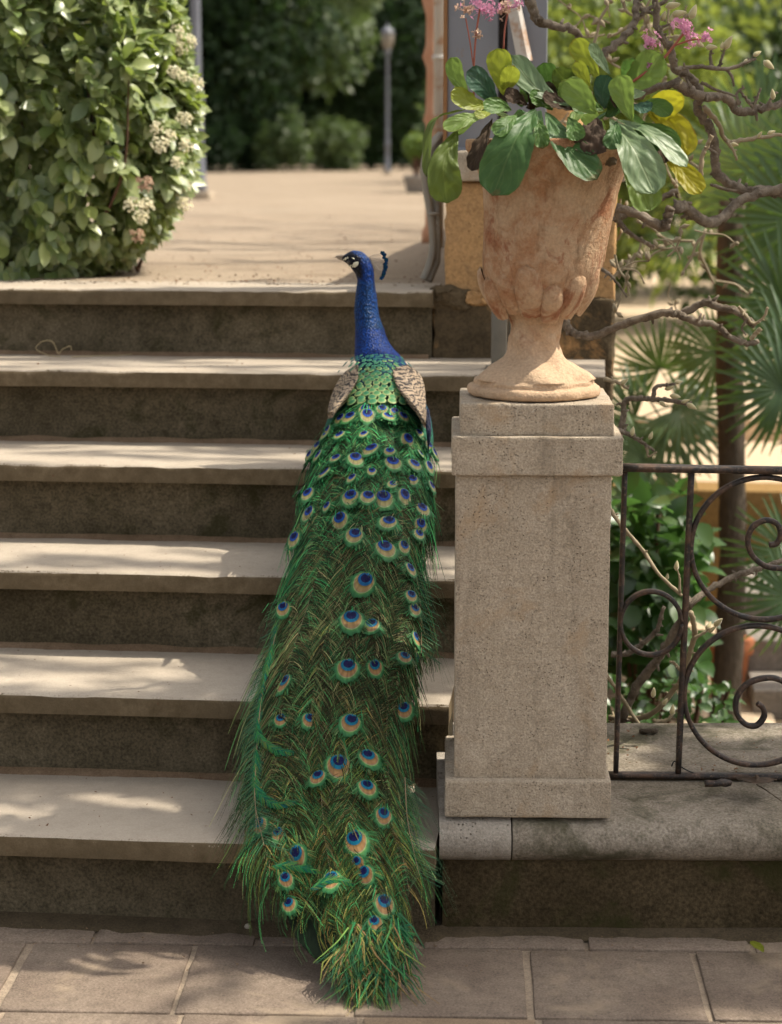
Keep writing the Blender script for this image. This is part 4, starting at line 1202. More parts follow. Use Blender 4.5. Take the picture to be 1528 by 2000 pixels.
for k in range(3):
    bbox('step', -0.45, 0.9, -0.55+k*.28, -0.25+k*.28+.3, -0.02+k*.11, 0.10+k*.11, MAT['greystone'], gs, bev=.008, worn=.003, cuts=4)
pth = bbox('garden_path', 0.30, 0.62, 5.3, 8.5, -0.66, -0.600, MAT['beige'], None, bev=.01); tag(pth, kind='structure')
mp = Mt('orange flowerpot', .8, .2); mp.color(mp.mix(mp.noise(20, 4), (0.46, 0.15, 0.06), (0.52, 0.20, 0.09)))
q = MB(); p = at(1421, 1330, 7.3)
q.tube([(0, 0, z) for z in (0, .02, .16, .165, .21, .212, .19)], [.05, .055, .075, .088, .09, .08, .06], 20)
o = q.obj('flowerpot', mp.m); o.location = (p.x, 7.3, p.z-0.06); tag(o, 'orange clay flowerpot by the garden steps behind the railing', 'flowerpot')
# retaining flank of the terrace on the right
# ------------------------------------------------------------------ fan palms
PF = [(0.045, 0.10, 0.036), (0.065, 0.135, 0.046), (0.095, 0.165, 0.055), (0.14, 0.19, 0.07)]
MAT['palm'] = foliage_mat('palm blade', PF, 0.40, 0.6, 0.25, (0.16, 0.28, 0.05), True)
mm = Mt('fibrous palm trunk', 0.95, 0.1); w_ = mm.world()
mm.color(mm.mix(mm.noise(30, 5, .7, w_), (0.055, 0.044, 0.033), (0.16, 0.13, 0.10))); mm.bump(mm.noise(60, 4, .7, mm.world((1, 1, .3))), 1.0, .02); MAT['ptrunk'] = mm.m
mm = Mt('palm stalk', .5, .4); mm.color((0.17, 0.19, 0.045)); MAT['pstalk'] = mm.m
def fan_mesh(seed, R=0.36, nb=26, spread=radians(250)):
    r_ = random.Random(seed); q = MB()
    for k in range(nb):
        a = -spread/2+spread*k/(nb-1)+r_.uniform(-.06, .06)
        L = R*(0.80+0.2*cos(a*.5))*r_.uniform(.93, 1.05)
        d = Vector((sin(a), cos(a), 0)); s = Vector((cos(a), -sin(a), 0))
        droop = r_.uniform(.15, .60)
        w0 = R*.55*spread/(nb-1)*.42
        prev = None; vs, fs = [], []
        for i in range(6):
            t = i/5
            w = (w0*(t/.55) if t < .55 else w0*(1-(t-.55)/.45*.93)) + .0012
            c = d*(L*t)+Vector((0, 0, 0.05*R*sin(pi*min(1, t*1.4))-droop*L*max(0, t-.45)**2*1.7))
            vs += [c-s*w+Vector((0, 0, w*.5)), c, c+s*w+Vector((0, 0, w*.5))]
        for i in range(5):
            for j in range(2):
                b = i*3+j; fs.append((b, b+1, b+4, b+3))
        q.add(vs, fs)
    q.tube([(0, -.42*R*1.9, -.10*R), (0, -.2*R, -.01), (0, 0.01, 0.0)], [.007, .005, .004], 5)
    return q.mesh('frond', MAT['palm'])
FANS = [fan_mesh(i) for i in range(4)]
def palm(label, base, htop, fronds, rt=0.041, group='fan palms in the lower garden', crown=0):
    t = thing('fan_palm', label, 'palm', base, 0, group)
    q = MB(); zz = [htop*i/16 for i in range(17)]
    q.tube([(0.02*sin(z*3), 0.02*cos(z*2), z) for z in zz], [rt*(1.15-.2*i/16) for i in range(17)], 12, knob=.25)
    q.obj('trunk', MAT['ptrunk'], t)
    for i, (px, py, Y, ang, tilt, s) in enumerate(fronds):
        p = at(px, py, Y)-Vector(base)
        a = radians(ang); s *= .86
        dirv = Vector((cos(a), -0.25+tilt*.6, sin(a)))       # where the fan points
        nrm = Vector((-sin(a)*.25, -0.9, cos(a)*.4+0.45))
        put('frond', FANS[i % 4], t, mw=Matrix.Translation(p) @ frame(dirv, nrm) @ Matrix.Scale(s, 4))
    for i in range(crown):      # fans standing round the top of the trunk
        a = 2*pi*i/crown+.4; el = .25+.5*(i % 3)
        dv = Vector((cos(a)*cos(el), sin(a)*cos(el), sin(el)))
        put('frond', FANS[i % 4], t, mw=Matrix.Translation(Vector((0, 0, htop-.02))+dv*.30) @ frame(dv, Vector((-cos(a)*sin(el), -sin(a)*sin(el), cos(el)))) @ Matrix.Scale(.8, 4))
    return t
b1 = at(1412, 1390, 6.6)
palm('tall fan palm with dark shaggy trunk right behind the railing', (b1.x, 6.6, -0.62), 1.75,
     [(1530, 590, 6.4, 150, 0, .80), (1545, 700, 6.3, 175, 0, .75), (1560, 430, 6.5, 145, .2, .9), (1460, 400, 6.9, 60, .2, .7),
      (1400, 690, 6.8, 200, .2, .6), (1530, 760, 6.2, 190, 0, .7), (1540, 1080, 6.2, 190, 0, .62), (1545, 1170, 6.1, 210, 0, .6), (1480, 330, 6.8, 80, .3, .9), (1590, 330, 6.5, 110, .3, .9)])
b2 = at(1300, 1330, 7.4)
palm('low fan palm with pale blades behind the pillar top', (b2.x, 7.4, -0.62), 0.62,
     [(1290, 720, 7.2, 120, 0, .62), (1300, 830, 7.0, -60, 0, .78), (1240, 820, 7.1, 200, 0, .7), (1330, 800, 7.0, -20, 0, .72), (1260, 900, 6.9, 230, 0, .7), (1250, 1000, 6.8, 250, 0, .6)])
b3 = at(1700, 1330, 7.2)
palm('fan palm reaching in from the right edge with dense green fans', (b3.x, 7.2, -0.62), 1.3,
     [(1600, 560, 7.0, 160, 0, .8), (1600, 650, 6.9, 180, 0, .7), (1640, 820, 6.8, 190, 0, .7), (1620, 1120, 6.6, 170, 0, .7), (1640, 450, 7.1, 140, 0, .8)], crown=9)
palm('farther fan palm high against the sunny trees', (1.05, 10.2, -0.62), 1.5,
     [(1440, 330, 9.8, 180, 0, 1.2), (1500, 260, 9.9, 100, .2, 1.2), (1560, 250, 9.8, 60, 0, 1.2), (1330, 470, 10, -80, 0, .6)], crown=9)

# ------------------------------------------------------------------ leafy shrub behind the railing
SG = [(0.022, 0.058, 0.015), (0.042, 0.098, 0.024), (0.085, 0.15, 0.045)]
MAT['shrub'] = foliage_mat('glossy shrub leaf', SG, 0.38, 0.6, 0.25, (0.14, 0.32, 0.06), True)
def clump_plant(name, label, cat, base, n, spot, meshes, matname, parts_n=0, group=None, tilt=0.5, smin=.7, smax=1.2, stems=14, seed=1):
    """many leaves over short stems; the first parts_n leaves are separate parts"""
    r_ = random.Random(seed); t = thing(name, label, cat, base, 0, group)
    B_ = Vector(base); L = []
    for _ in range(n):
        p, out = spot(r_)
        d = (out*.8+rdir(r_)*.7+Vector((0, 0, -.15))).normalized(); nr = (Vector((0, -.35, .8))+rdir(r_)*tilt).normalized()
        L.append((p, d, nr, r_.uniform(smin, smax), r_.randrange(len(meshes))))
    L.sort(key=lambda c: c[0].y)
    for c in L[:parts_n]:
        put('leaf', meshes[c[4]], t, mw=Matrix.Translation(c[0]-B_) @ frame(c[1], c[2]) @ Matrix.Scale(c[3], 4))
    q = MB()
    for c in L[parts_n:]:
        me = meshes[c[4]]; M4 = Matrix.Translation(c[0]-B_) @ frame(c[1], c[2]) @ Matrix.Scale(c[3], 4)
        q.add([M4 @ v.co for v in me.vertices], [tuple(pl.vertices) for pl in me.polygons])
    o = q.obj('foliage', MAT[matname], t); o['kind'] = 'stuff'
    q = MB()
    for i in range(stems):
        e = L[r_.randrange(len(L))][0]-B_
        q.tube(catmull([Vector((e.x*.2, e.y*.2, 0)), Vector((e.x*.6, e.y*.6, e.z*.6)), e], 4), .006, 5, cap=False)
    q.obj('stems', MAT['twig'], t)
    return t
MAT['shrub2'] = foliage_mat('glossy shrub leaf mass', SG, 0.38, 0.6, 0.25, (0.14, 0.32, 0.06), False, 25)
SM = [leaf_mesh('leaf', MAT['shrub'], L=.085, W=.05, fold=.2, curl=.2, n=4), leaf_mesh('leaf', MAT['shrub'], L=.07, W=.045, fold=.3, curl=.35, n=4, twist=.3)]
def sp(r_):
    px = r_.gauss(1265, 55); py = r_.uniform(960, 1300); Y = r_.uniform(5.3, 5.8)
    if px > 1395 or px < 1120: px = r_.uniform(1190, 1380)
    if px > 1330: py = max(py, 1060)
    p = at(px, py, Y); return p, (p-at(1250, 1180, 5.9)).normalized()
clump_plant('leafy_shrub', 'glossy bright green shrub seen through the railing', 'shrub', (at(1260, 1300, 5.7).x, 5.7, -0.62), 520, sp, SM, 'shrub2', 160, seed=5)
def sp2(r_):
    px = r_.uniform(1180, 1430); py = r_.uniform(1330, 1450); Y = r_.uniform(5.0, 5.6)
    p = at(px, py, Y); return p, Vector((r_.uniform(-1, 1), -.5, .5)).normalized()
clump_plant('low_groundcover', 'low dark leafy plants at the foot of the palm', 'plant', (at(1300, 1450, 5.3).x, 5.3, -0.62), 300, sp2, SM, 'shrub2', 0, smin=.3, smax=.6, seed=6)
# clipped potted shrub at the far end of the path
MAT['far_light'] = foliage_mat('light green foliage', [(0.07, 0.13, 0.02), (0.11, 0.18, 0.03), (0.17, 0.24, 0.05)], .5, .4, .35, (0.3, 0.4, 0.06), False, 3)
FL = [leaf_mesh('leaf', MAT['far_light'], L=.06, W=.035, fold=.2, curl=.2, n=2)]
def sp3(r_):
    c = at(812, 285, 18.0); v = rdir(r_)*r_.uniform(.4, 1)
    return c+Vector((v.x*.10, v.y*.10, v.z*.10)), v
pt = clump_plant('potted_shrub', 'small light green potted shrub at the end of the path', 'shrub', (at(812, 320, 18.0).x, 18.0, 0.98), 500, sp3, FL, 'far_light', 0, smin=.5, smax=.9, seed=8)
q = MB(); q.tube([(0, 0, z) for z in (-.02, .0, .10, .11, .13)], [.07, .08, .10, .11, .10], 14); q.obj('pot', MAT['greystone'], pt)

# ------------------------------------------------------------------ background trees
def tree(name, label, px, Y, zb, H, R, zc, n, mat, seed, leaf=0.16, rz=None, trunk=True, group='trees beyond the path', x=None):
    r_ = random.Random(seed)
    X = at(px, 300, Y).x if x is None else x
    t = thing(name, label, 'tree', (X, Y, zb), 0, group)
    q = MB()
    blobs = []
    for _ in range(16):
        v = rdir(r_)*r_.uniform(.25, .9)
        blobs.append((Vector((v.x*R, v.y*R*.6, zc+v.z*(rz or R))), r_.uniform(.26, .5)*R))
    for _ in range(n):
        c, b = blobs[r_.randrange(16)]
        v = rdir(r_)
        p = c+v*b*r_.uniform(.55, 1.08)
        p.z = max(p.z, 0.05)
        d = (v+rdir(r_)*.9+Vector((0, 0, -.4))).normalized(); nr = (v*.6+Vector((0, 0, .6))+rdir(r_)*.7).normalized()
        M4 = Matrix.Translation(p) @ frame(d, nr)
        s = leaf*r_.uniform(.6, 1.3)
        q.add([M4 @ Vector(w) for w in ((0, 0, 0), (-.32*s, .5*s, .08*s), (0, s, -.1*s), (.32*s, .5*s, .08*s))], [(0, 1, 2, 3)])
    o = q.obj('crown', MAT[mat], t, False)
    if trunk:
        q = MB(); q.tube([(0, 0, -.1), (.04, 0, zc*.5), (.1, 0, zc), (.05, 0, zc+R*.4)], [.16, .13, .10, .04], 9, knob=.2)
        for k in range(7):
            c = blobs[k][0]; q.tube(catmull([(.05, 0, zc*.5+.2*k*.2), (c.x*.5, c.y*.5, (c.z+zc*.6)*.5), c], 4), [.06-.004*j for j in range(9)], 6, cap=False)
        q.obj('trunk', MAT['ptrunk'], t)
    return t
MAT['dk'] = foliage_mat('dark evergreen foliage', [(0.008, 0.019, 0.008), (0.015, 0.033, 0.013), (0.026, 0.050, 0.020)], .6, .15, .2, (0.06, 0.12, 0.03), False, 1.5)
MAT['md'] = foliage_mat('mid green foliage', [(0.026, 0.052, 0.018), (0.055, 0.092, 0.030), (0.10, 0.14, 0.05)], .45, .5, .3, (0.16, 0.24, 0.06), False, 1.2)
MAT['lt'] = foliage_mat('sunny yellow green foliage', [(0.075, 0.12, 0.02), (0.12, 0.17, 0.03), (0.17, 0.215, 0.045)], .5, .4, .4, (0.35, 0.42, 0.07), False, 1.0)
TR = False
tree('evergreen_tree', 'broad dark evergreen tree left of the far path', 330, 40, 0.95, 0, 3.2, 2.9, 9000, 'dk', 31, .20, 2.9, trunk=TR)
tree('evergreen_tree', 'dark evergreen tree filling the middle background', 470, 41, 0.95, 0, 2.6, 2.6, 8000, 'md', 32, .19, 2.6, trunk=TR)
tree('evergreen_tree', 'dark evergreen tree behind the peacock head', 620, 43, 0.95, 0, 2.8, 2.9, 9000, 'dk', 33, .20, 3.0, trunk=TR)
tree('leafy_tree', 'lighter leafy tree with sunlit sprays above the distant lamp', 690, 37, 0.95, 0, 1.5, 4.3, 3600, 'md', 34, .17, 1.3, trunk=TR)
tree('evergreen_tree', 'very dark evergreen tree behind the distant lamp', 770, 46, 0.95, 0, 2.8, 2.8, 9000, 'dk', 35, .2, 3.0, trunk=TR)
tree('low_bush', 'low sunlit bush where the path meets the trees', 555, 38.5, 0.95, 0, 0.55, 0.55, 1300, 'md', 36, .11, .6, False)
tree('low_bush', 'low dark bush at the far edge of the path left of the sunlit one', 470, 39.5, 0.95, 0, 0.7, 0.45, 1300, 'dk', 44, .12, .5, False)
tree('low_bush', 'low green bush at the far edge of the path, left of the distant lamp', 660, 40, 0.95, 0, 0.8, 0.5, 1400, 'md', 45, .12, .5, False)
tree('low_bush', 'low dark bush at the far edge of the path beside the lamp post', 420, 38, 0.95, 0, 0.5, 0.5, 1100, 'dk', 46, .12, .55, False)
tree('evergreen_tree', 'tall dark evergreen far left behind the lamp post', 200, 44, 0.95, 0, 4.0, 4.0, 9000, 'dk', 37, .22, 3.8, trunk=TR)
tree('evergreen_tree', 'dark evergreen far right behind the gate leaf', 930, 48, 0.95, 0, 4.0, 3.6, 7000, 'dk', 38, .22, 3.6, trunk=TR)
tree('sunny_tree', 'sunny yellow green tree behind the magnolia top', 1250, 19, -0.62, 0, 1.5, 2.6, 5000, 'lt', 39, .13, 1.6, trunk=TR)
tree('sunny_tree', 'soft green tree at the upper right corner', 1480, 21, -0.62, 0, 2.0, 2.6, 7000, 'md', 40, .14, 1.7, trunk=TR)
tree('sunny_tree', 'bright green tree between gate leaf and magnolia', 1120, 24, -0.62, 0, 1.8, 2.4, 6000, 'md', 41, .15, 2.2, trunk=TR)
tree('sunny_tree', 'wide green tree beyond the beige wall', 1380, 26, -0.62, 0, 3.2, 2.4, 9000, 'md', 42, .17, 2.4, trunk=TR)
# far-off wood closing the view
r_ = random.Random(50); q = MB()
for _ in range(26000):
    x = r_.uniform(-26, 22); z = r_.uniform(0, 10); y = 58+2.0*nz(x*.35, z*.4)+r_.uniform(0, 1.2)
    s = r_.uniform(.25, .5); M4 = Matrix.Translation((x, y, z-.3)) @ frame(rdir(r_), (Vector((0, -.5, .7))+rdir(r_)*.8).normalized())
    q.add([M4 @ Vector(w) for w in ((0, 0, 0), (-.4*s, .5*s, .08*s), (0, s, -.1*s), (.4*s, .5*s, .08*s))], [(0, 1, 2, 3)])
o = q.obj('far_wood', MAT['dk'], None, False); tag(o, 'dark far-off wood closing the view behind the trees', 'wood', kind='stuff')
# hill behind the wood
hv, hf = [], []
for i in range(41):
    x = -60+120*i/40
    for j, (y, z) in enumerate(((60.5, -0.7), (61.5, 6+2*nz(i*.4)), (66, 11+3*nz(i*.3, 5)), (80, 15))): hv.append((x, y, z))
for i in range(40):
    for j in range(3):
        a = i*4+j; hf.append((a, a+4, a+5, a+1))
mh = Mt('wooded slope', .9, .1); mh.color(mh.mix(mh.noise(1.2, 5), (0.015, 0.03, 0.012), (0.03, 0.055, 0.022)))
o = obj('hill', hv, hf, mh.m); tag(o, kind='structure')

# ------------------------------------------------------------------ tree that overhangs the steps, above the picture; it dapples the treads
# gaps in the crown: sun still reaches the urn, the plant and the corner of the paving
CLEAR = [((-0.08, 3.45, 1.18), .26), ((-0.78, 3.0, 0.0), .24), ((-1.0, 3.02, 0.0), .26), ((0.25, 3.75, 1.15), .25), ((0.2, 3.7, .7), .15), ((-0.34, 4.1, .85), .16)]
def overhang(label, seed, shade, n, trunk_at, zt):
    r_ = random.Random(seed)
    t = thing('overhanging_tree', label, 'tree', trunk_at, 0)
    B_ = Vector(trunk_at); q = MB(); tips = []
    for _ in range(n):
        (gx, gy, gz, sx, sy) = shade[r_.randrange(len(shade))]
        g = Vector((r_.gauss(gx, sx), r_.gauss(gy, sy), gz))
        h = zt+r_.uniform(-.35, .55)
        p = g+TO_SUN*((h-g.z)/TO_SUN.z)
        if any((lambda q: (q-TO_SUN*q.dot(TO_SUN)).length)(p-Vector(c_)) < r2 for c_, r2 in CLEAR): continue
        tips.append(p)
        # a narrow leaflet spray, as of a feathery frond
        a = r_.gauss(0.5, .5); d = Vector((cos(a), -.3*sin(a), r_.uniform(-.35, .15))).normalized()
        for k in range(5):
            s = r_.uniform(.10, .20)
            M4 = Matrix.Translation(p-B_+d*(k*.05)) @ frame((d+rdir(r_)*.45).normalized(), (Vector((0, 0, 1))+rdir(r_)*.35).normalized())
            q.add([M4 @ Vector(w) for w in ((0, 0, 0), (-.13*s, .45*s, 0), (0, s, -.1*s), (.13*s, .45*s, 0))], [(0, 1, 2, 3)])
    q.obj('crown', MAT['md'], t, False)
    q = MB(); top = Vector((0, 0, zt+1.0))
    q.tube(catmull([(0, 0, 0), (-.03, .02, zt*.5), (0, 0, zt*.8), top], 5), [.10-.003*i for i in range(16)], 10, knob=.2)
    for k in range(14):
        e = tips[r_.randrange(len(tips))]-B_
        q.tube(catmull([Vector((0, 0, zt*.62+.04*k)), Vector((e.x*.5, e.y*.5, e.z*.98)), e], 5), [.03-.0024*i for i in range(11)], 6, cap=False)
    q.obj('trunk', MAT['ptrunk'], t)
# (ground x, y, z, spread x, spread y) of the shaded places under it
SHADE = [(-0.78, 3.42, .16, .16, .08), (-0.60, 3.72, .32, .12, .08), (-0.62, 3.35, .16, .16, .08), (-0.30, 3.30, 0.16, .22, .10), (-0.55, 3.40, 0.16, .13, .10), (-0.45, 3.72, 0.32, .16, .08), (0.1, 3.2, 0.0, .30, .14), (-0.28, 3.0, 0.0, .18, .12), (0.3, 3.5, 0.2, .25, .18),
         (-0.15, 3.40, 0.4, .15, .10), (-0.2, 3.6, .3, .2, .1)]
overhang('feathery tree right of the railing, overhanging the steps from outside the frame', 61, SHADE, 640, (3.3, 4.6, -0.62), 3.6)
SHADE2 = [(-1.2, 7.5, .96, .5, .3), (-1.4, 8.8, .96, .8, .25), (-1.0, 9.5, .96, .9, .5), (-2.2, 11.5, .96, 1., .6), (-0.8, 6.2, .96, .3, .3), (-0.95, 4.0, .5, .35, .3), (-0.7, 4.6, .8, .35, .25), (-1.2, 3.4, .2, .3, .2), (-0.25, 4.4, .64, .15, .2)]
overhang('tall light feathery tree outside the frame, dappling the upper steps', 62, SHADE2, 260, (4.6, 5.6, -0.62), 5.0)
# ------------------------------------------------------------------ peacock
pk = thing('peacock', 'blue peacock standing on the steps with its long eyed train trailing down', 'peacock', (-0.34, 4.08, 0.48))
PKI = Matrix.Translation(-Vector(pk.location))
def kid(o, parent=None):
    o.parent = parent or pk
    o.matrix_parent_inverse = PKI if parent is None else Matrix.Identity(4)
    return o
def feather_mat(name, rough=0.45, spec=0.5, sheen=0.3, tint=(0.2, 0.6, 0.4), bump=None):
    m = Mt(name, rough, spec)
    c = m.attr()
    if bump:
        v = m.math('ADD', m.math('MULTIPLY', m.voro(bump*1.7, m.world((1, 1, .62))), .9), m.math('MULTIPLY', m.noise(bump*.5, 3, .6), .5))
        c = m.mix(1.0, c, m.ramp(v, [(.35, 1.5), (.85, .55)]), 'MULTIPLY')
        m.bump(v, .7, .003)
    m.color(c)
    m.set(m.b.inputs['Sheen Weight'], sheen); m.set(m.b.inputs['Sheen Tint'], (*tint, 1)); m.set(m.b.inputs['Sheen Roughness'], 0.4)
    return m.m
MAT['barb'] = feather_mat('train barbs', .5, .10, .0, (.5, .8, .4))
MAT['eyespot'] = feather_mat('eyespot', .5, .15, .0, (.4, .7, .5))
MAT['plumage'] = feather_mat('blue plumage', .5, .15, .05, (0.05, 0.25, 0.9), 150)

# --- surface of the train: (cx, cy, half width in px, depth Y, droop of the sides)
KN0 = [(738, 700, 62, 4.165, .035), (738, 735, 84, 4.085, .050), (735, 780, 98, 4.02, .060), (726, 850, 112, 3.93, .060), (720, 920, 122, 3.84, .058), (709, 1000, 120, 3.755, .055), (699, 1060, 122, 3.695, .052),
      (692, 1120, 132, 3.640, .05), (681, 1200, 144, 3.575, .05), (668, 1270, 148, 3.505, .05), (655, 1350, 146, 3.438, .048), (648, 1450, 146, 3.362, .042), (650, 1550, 152, 3.285, .032), (654, 1600, 154, 3.247, .028),
      (658, 1640, 168, 3.217, .028), (670, 1720, 166, 3.166, .03), (682, 1800, 142, 3.117, .03), (702, 1850, 88, 3.083, .026), (718, 1900, 64, 3.045, .018), (724, 1955, 52, 3.000, .006)]
KN = [(x, y, h*(.90 if y < 760 else (.84 if y < 1150 else .83)), Y, d) for x, y, h, Y, d in KN0]
CEN = [at(k[0], k[1], k[3]) for k in KN]
HW = [k[2]*px_m(k[3]) for k in KN]
DR = [k[4] for k in KN]
ARC = [0.0]
for a, b in zip(CEN, CEN[1:]): ARC.append(ARC[-1]+(b-a).length)
LT = ARC[-1]
def _cr(vals, x):       # Catmull-Rom lookup by arc length
    n = len(vals)
    i = 0
    while i < n-2 and ARC[i+1] < x: i += 1
    f = (x-ARC[i])/(ARC[i+1]-ARC[i])
    a, b = vals[i], vals[i+1]
    p = vals[max(i-1, 0)]; q = vals[min(i+2, n-1)]
    if f < 0 or f > 1: return a+(b-a)*f
    return 0.5*((2*b if False else 2*a)+(b-p)*f+(2*p-5*a+4*b-q)*f*f+(3*a-p-3*b+q)*f*f*f)
NS = 240
TAB = [(_cr(CEN, LT*i/NS), _cr(HW, LT*i/NS), _cr(DR, LT*i/NS)) for i in range(NS+1)]
def S(t, u, off=0.0):
    x = t*NS
    i = min(max(int(x), 0), NS-1); f = x-i
    c = TAB[i][0].lerp(TAB[i+1][0], f); w = TAB[i][1]+(TAB[i+1][1]-TAB[i][1])*f; d = TAB[i][2]+(TAB[i+1][2]-TAB[i][2])*f
    au = abs(u)
    dz = d*(au**2.2 if au < 1 else 1+2.0*(au-1))
    p = c+Vector((w*u, -0.012*au*au, -dz))
    if off:
        tg = (TAB[min(i+2, NS)][0]-TAB[max(i-1, 0)][0]).normalized()
        n = Vector((1, 0, -2.2*d/max(w, .01)*(min(au, 1)**1.2)*(1 if u > 0 else -1))).cross(tg)
        if n.y > 0 and n.z < 0: n = -n
        n.normalize()
        if n.z < -0.2: n = -n
        p = p+n*off
    return p
def tw(t):
    i = min(max(int(t*NS), 0), NS); return TAB[i][1]
def proj(p):
    q = p-CAM; d = q.dot(_fw); return 764+FPX*q.dot(_rt)/d, 1000-FPX*q.dot(_up)/d
def inv(px, py):
    """surface parameters of the spot that shows at (px, py)"""
    best = None
    for i in range(0, 61):
        for j in range(-11, 12):
            t, u = i/60, j/10
            x, y = proj(S(t, u)); e = (x-px)**2+(y-py)**2
            if best is None or e < best[0]: best = (e, t, u)
    e, t, u = best
    st = 1/60
    for _ in range(24):
        for dt, du in ((st, 0), (-st, 0), (0, st*5), (0, -st*5)):
            x, y = proj(S(t+dt, u+du)); e2 = (x-px)**2+(y-py)**2
            if e2 < e: e, t, u = e2, t+dt, u+du; break
        else: st *= .6
    return max(0.0, min(1.0, t)), max(-1.15, min(1.15, u))

# --- soft dark down below the long feathers
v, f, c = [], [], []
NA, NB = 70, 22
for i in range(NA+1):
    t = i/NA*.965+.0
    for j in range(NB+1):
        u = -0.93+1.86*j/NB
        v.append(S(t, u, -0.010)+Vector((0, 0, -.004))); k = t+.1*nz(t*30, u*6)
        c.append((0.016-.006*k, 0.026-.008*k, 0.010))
for i in range(NA):
    for j in range(NB):
        a = i*(NB+1)+j; f.append((a, a+1, a+NB+2, a+NB+1))
nt_ = len(v)
for i in range(NA+1):       # closed underside
    t = i/NA*.965
    for j in range(NB+1):
        u = -0.9+1.8*j/NB
        p = S(t, u*.96, -0.014); p.z -= 0.016+0.030*(1-u*u)*max(0, 1-t*1.15)
        v.append(p); c.append((0.03, 0.03, 0.018))
for i in range(NA):
    for j in range(NB):
        a = nt_+i*(NB+1)+j; f.append((a, a+NB+1, a+NB+2, a+1))
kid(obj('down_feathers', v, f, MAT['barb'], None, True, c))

# --- feather builder in surface coordinates
def lerp3(a, b, k): return (a[0]+(b[0]-a[0])*k, a[1]+(b[1]-a[1])*k, a[2]+(b[2]-a[2])*k)
GREENS = [(0.014, 0.145, 0.050), (0.022, 0.22, 0.080), (0.060, 0.32, 0.11), (0.008, 0.055, 0.026), (0.10, 0.23, 0.080), (0.006, 0.035, 0.018)]
MIDS = [(0.045, 0.100, 0.034), (0.090, 0.120, 0.045), (0.12, 0.125, 0.055), (0.025, 0.13, 0.048), (0.014, 0.032, 0.014), (0.065, 0.17, 0.060), (0.18, 0.18, 0.085)]
GOLDS = [(0.085, 0.15, 0.035), (0.15, 0.18, 0.042), (0.04, 0.155, 0.05), (0.03, 0.06, 0.02), (0.035, 0.19, 0.065), (0.17, 0.14, 0.045), (0.015, 0.085, 0.03)]
def barb_col(t, r_):
    x = t+r_.gauss(0, .07)
    if x < .34: b = GREENS
    elif x < .70: b = MIDS
    else: b = GOLDS
    c = b[r_.randrange(len(b))]; k = .22+1.75*r_.random()**1.5
    return (c[0]*k, c[1]*k, c[2]*k)
def barb(mb, t, u, side, L, th0, th1, off, col, w, r_, segs=5, lift=.004):
    """one loose barb sweeping out and back along the train"""
    vs, cs = [], []
    wt = max(tw(t), .03)
    x, y = 0.0, 0.0
    pts = []
    for k in range(segs+1):
        s = k/segs
        pts.append(S(min(1.04, t+x/LT), u+side*y/wt, off+lift*sin(pi*min(1, s*1.1))-off*.55*s))
        th = th0+(th1-th0)*s**.8+r_.gauss(0, .02)
        x += cos(th)*L/segs; y += sin(th)*L/segs
    for k, p in enumerate(pts):
        tn = (pts[min(k+1, segs)]-pts[max(k-1, 0)])
        sd = tn.cross(Vector((0.2*side, -.75, .65)))
        if sd.length < 1e-9: sd = Vector((1, 0, 0))
        sd.normalize()
        ww = w*(1-.62*k/segs)
        vs += [p-sd*ww*.5, p+sd*ww*.5]
        cc = lerp3((col[0]*.7+.01, col[1]*.62, col[2]*.62), (col[0]*1.1, col[1]*1.12, col[2]*1.0), k/segs)
        cs += [cc, cc]
    mb.add(vs, [(2*k, 2*k+1, 2*k+3, 2*k+2) for k in range(segs)], cs)
def eyespot(mb, C, d, l, n, R, low, r_):
    """concentric patches: navy heart, blue, bronze, pale edge, green fringe"""
    blue = lerp3((0.006, 0.045, 0.26), (0.003, 0.115, 0.20), low)
    tan = lerp3((0.27, 0.24, 0.105), (0.29, 0.165, 0.07), low)
    pale = lerp3((0.27, 0.34, 0.15), (0.25, 0.30, 0.11), low)
    rings = [(0.0, -.20, (0.004, 0.004, 0.05), 1), (.42, -.20, (0.004, 0.005, 0.06), 1), (.435, -.19, blue, 1), (.63, -.13, blue, 1.02), (.655, -.11, (tan[0]*.55, tan[1]*.62, tan[2]*.5), 1.05),
             (.69, 0.0, tan, 1.15), (.80, .10, tan, 1.3), (.82, .11, (.15, .15, .16), 1.3), (.84, .12, pale, 1.3), (.87, .13, pale, 1.3), (.90, .14, (0.08, 0.22, 0.07), 1.3), (1.02, .15, (0.035, 0.15, 0.055), 1.35), (1.14, .17, (0.02, 0.09, 0.03), 1.4)]
    NSEG = 36
    ray = [r_.uniform(.72, 1.22) for _ in range(NSEG)]
    vs, cs, fs = [], [], []
    for i, (rr_, sh, col, el) in enumerate(rings):
        for j in range(NSEG):
            a = 2*pi*j/NSEG
            ca, sa = cos(a), sin(a)
            e = el if ca > 0 else 0.92
            q = rr_
            if i == 1 and ca < 0: q *= 1-.34*exp(-(sa/.33)**2)       # notch of the heart
            if i == 2 and ca < 0: q *= 1-.30*exp(-(sa/.33)**2)
            if i >= 11: q *= 1+r_.uniform(-.10, .10)
            p = C+(d*(ca*q*e+sh)+l*(sa*q*.92))*R+n*(R*(.03-.10*rr_*rr_)+.0006*nz(j*1.3, i*.8))
            vs.append(p)
            k = ray[j]*(1+r_.uniform(-.08, .08)) if i > 2 else 1.0
            cs.append((col[0]*k, col[1]*k, col[2]*k))
    for i in range(len(rings)-1):
        for j in range(NSEG):
            a, b = i*NSEG+j, i*NSEG+(j+1) % NSEG
            fs.append((a, b, b+NSEG, a+NSEG))
    mb.add(vs, fs, cs)
NF = [0]
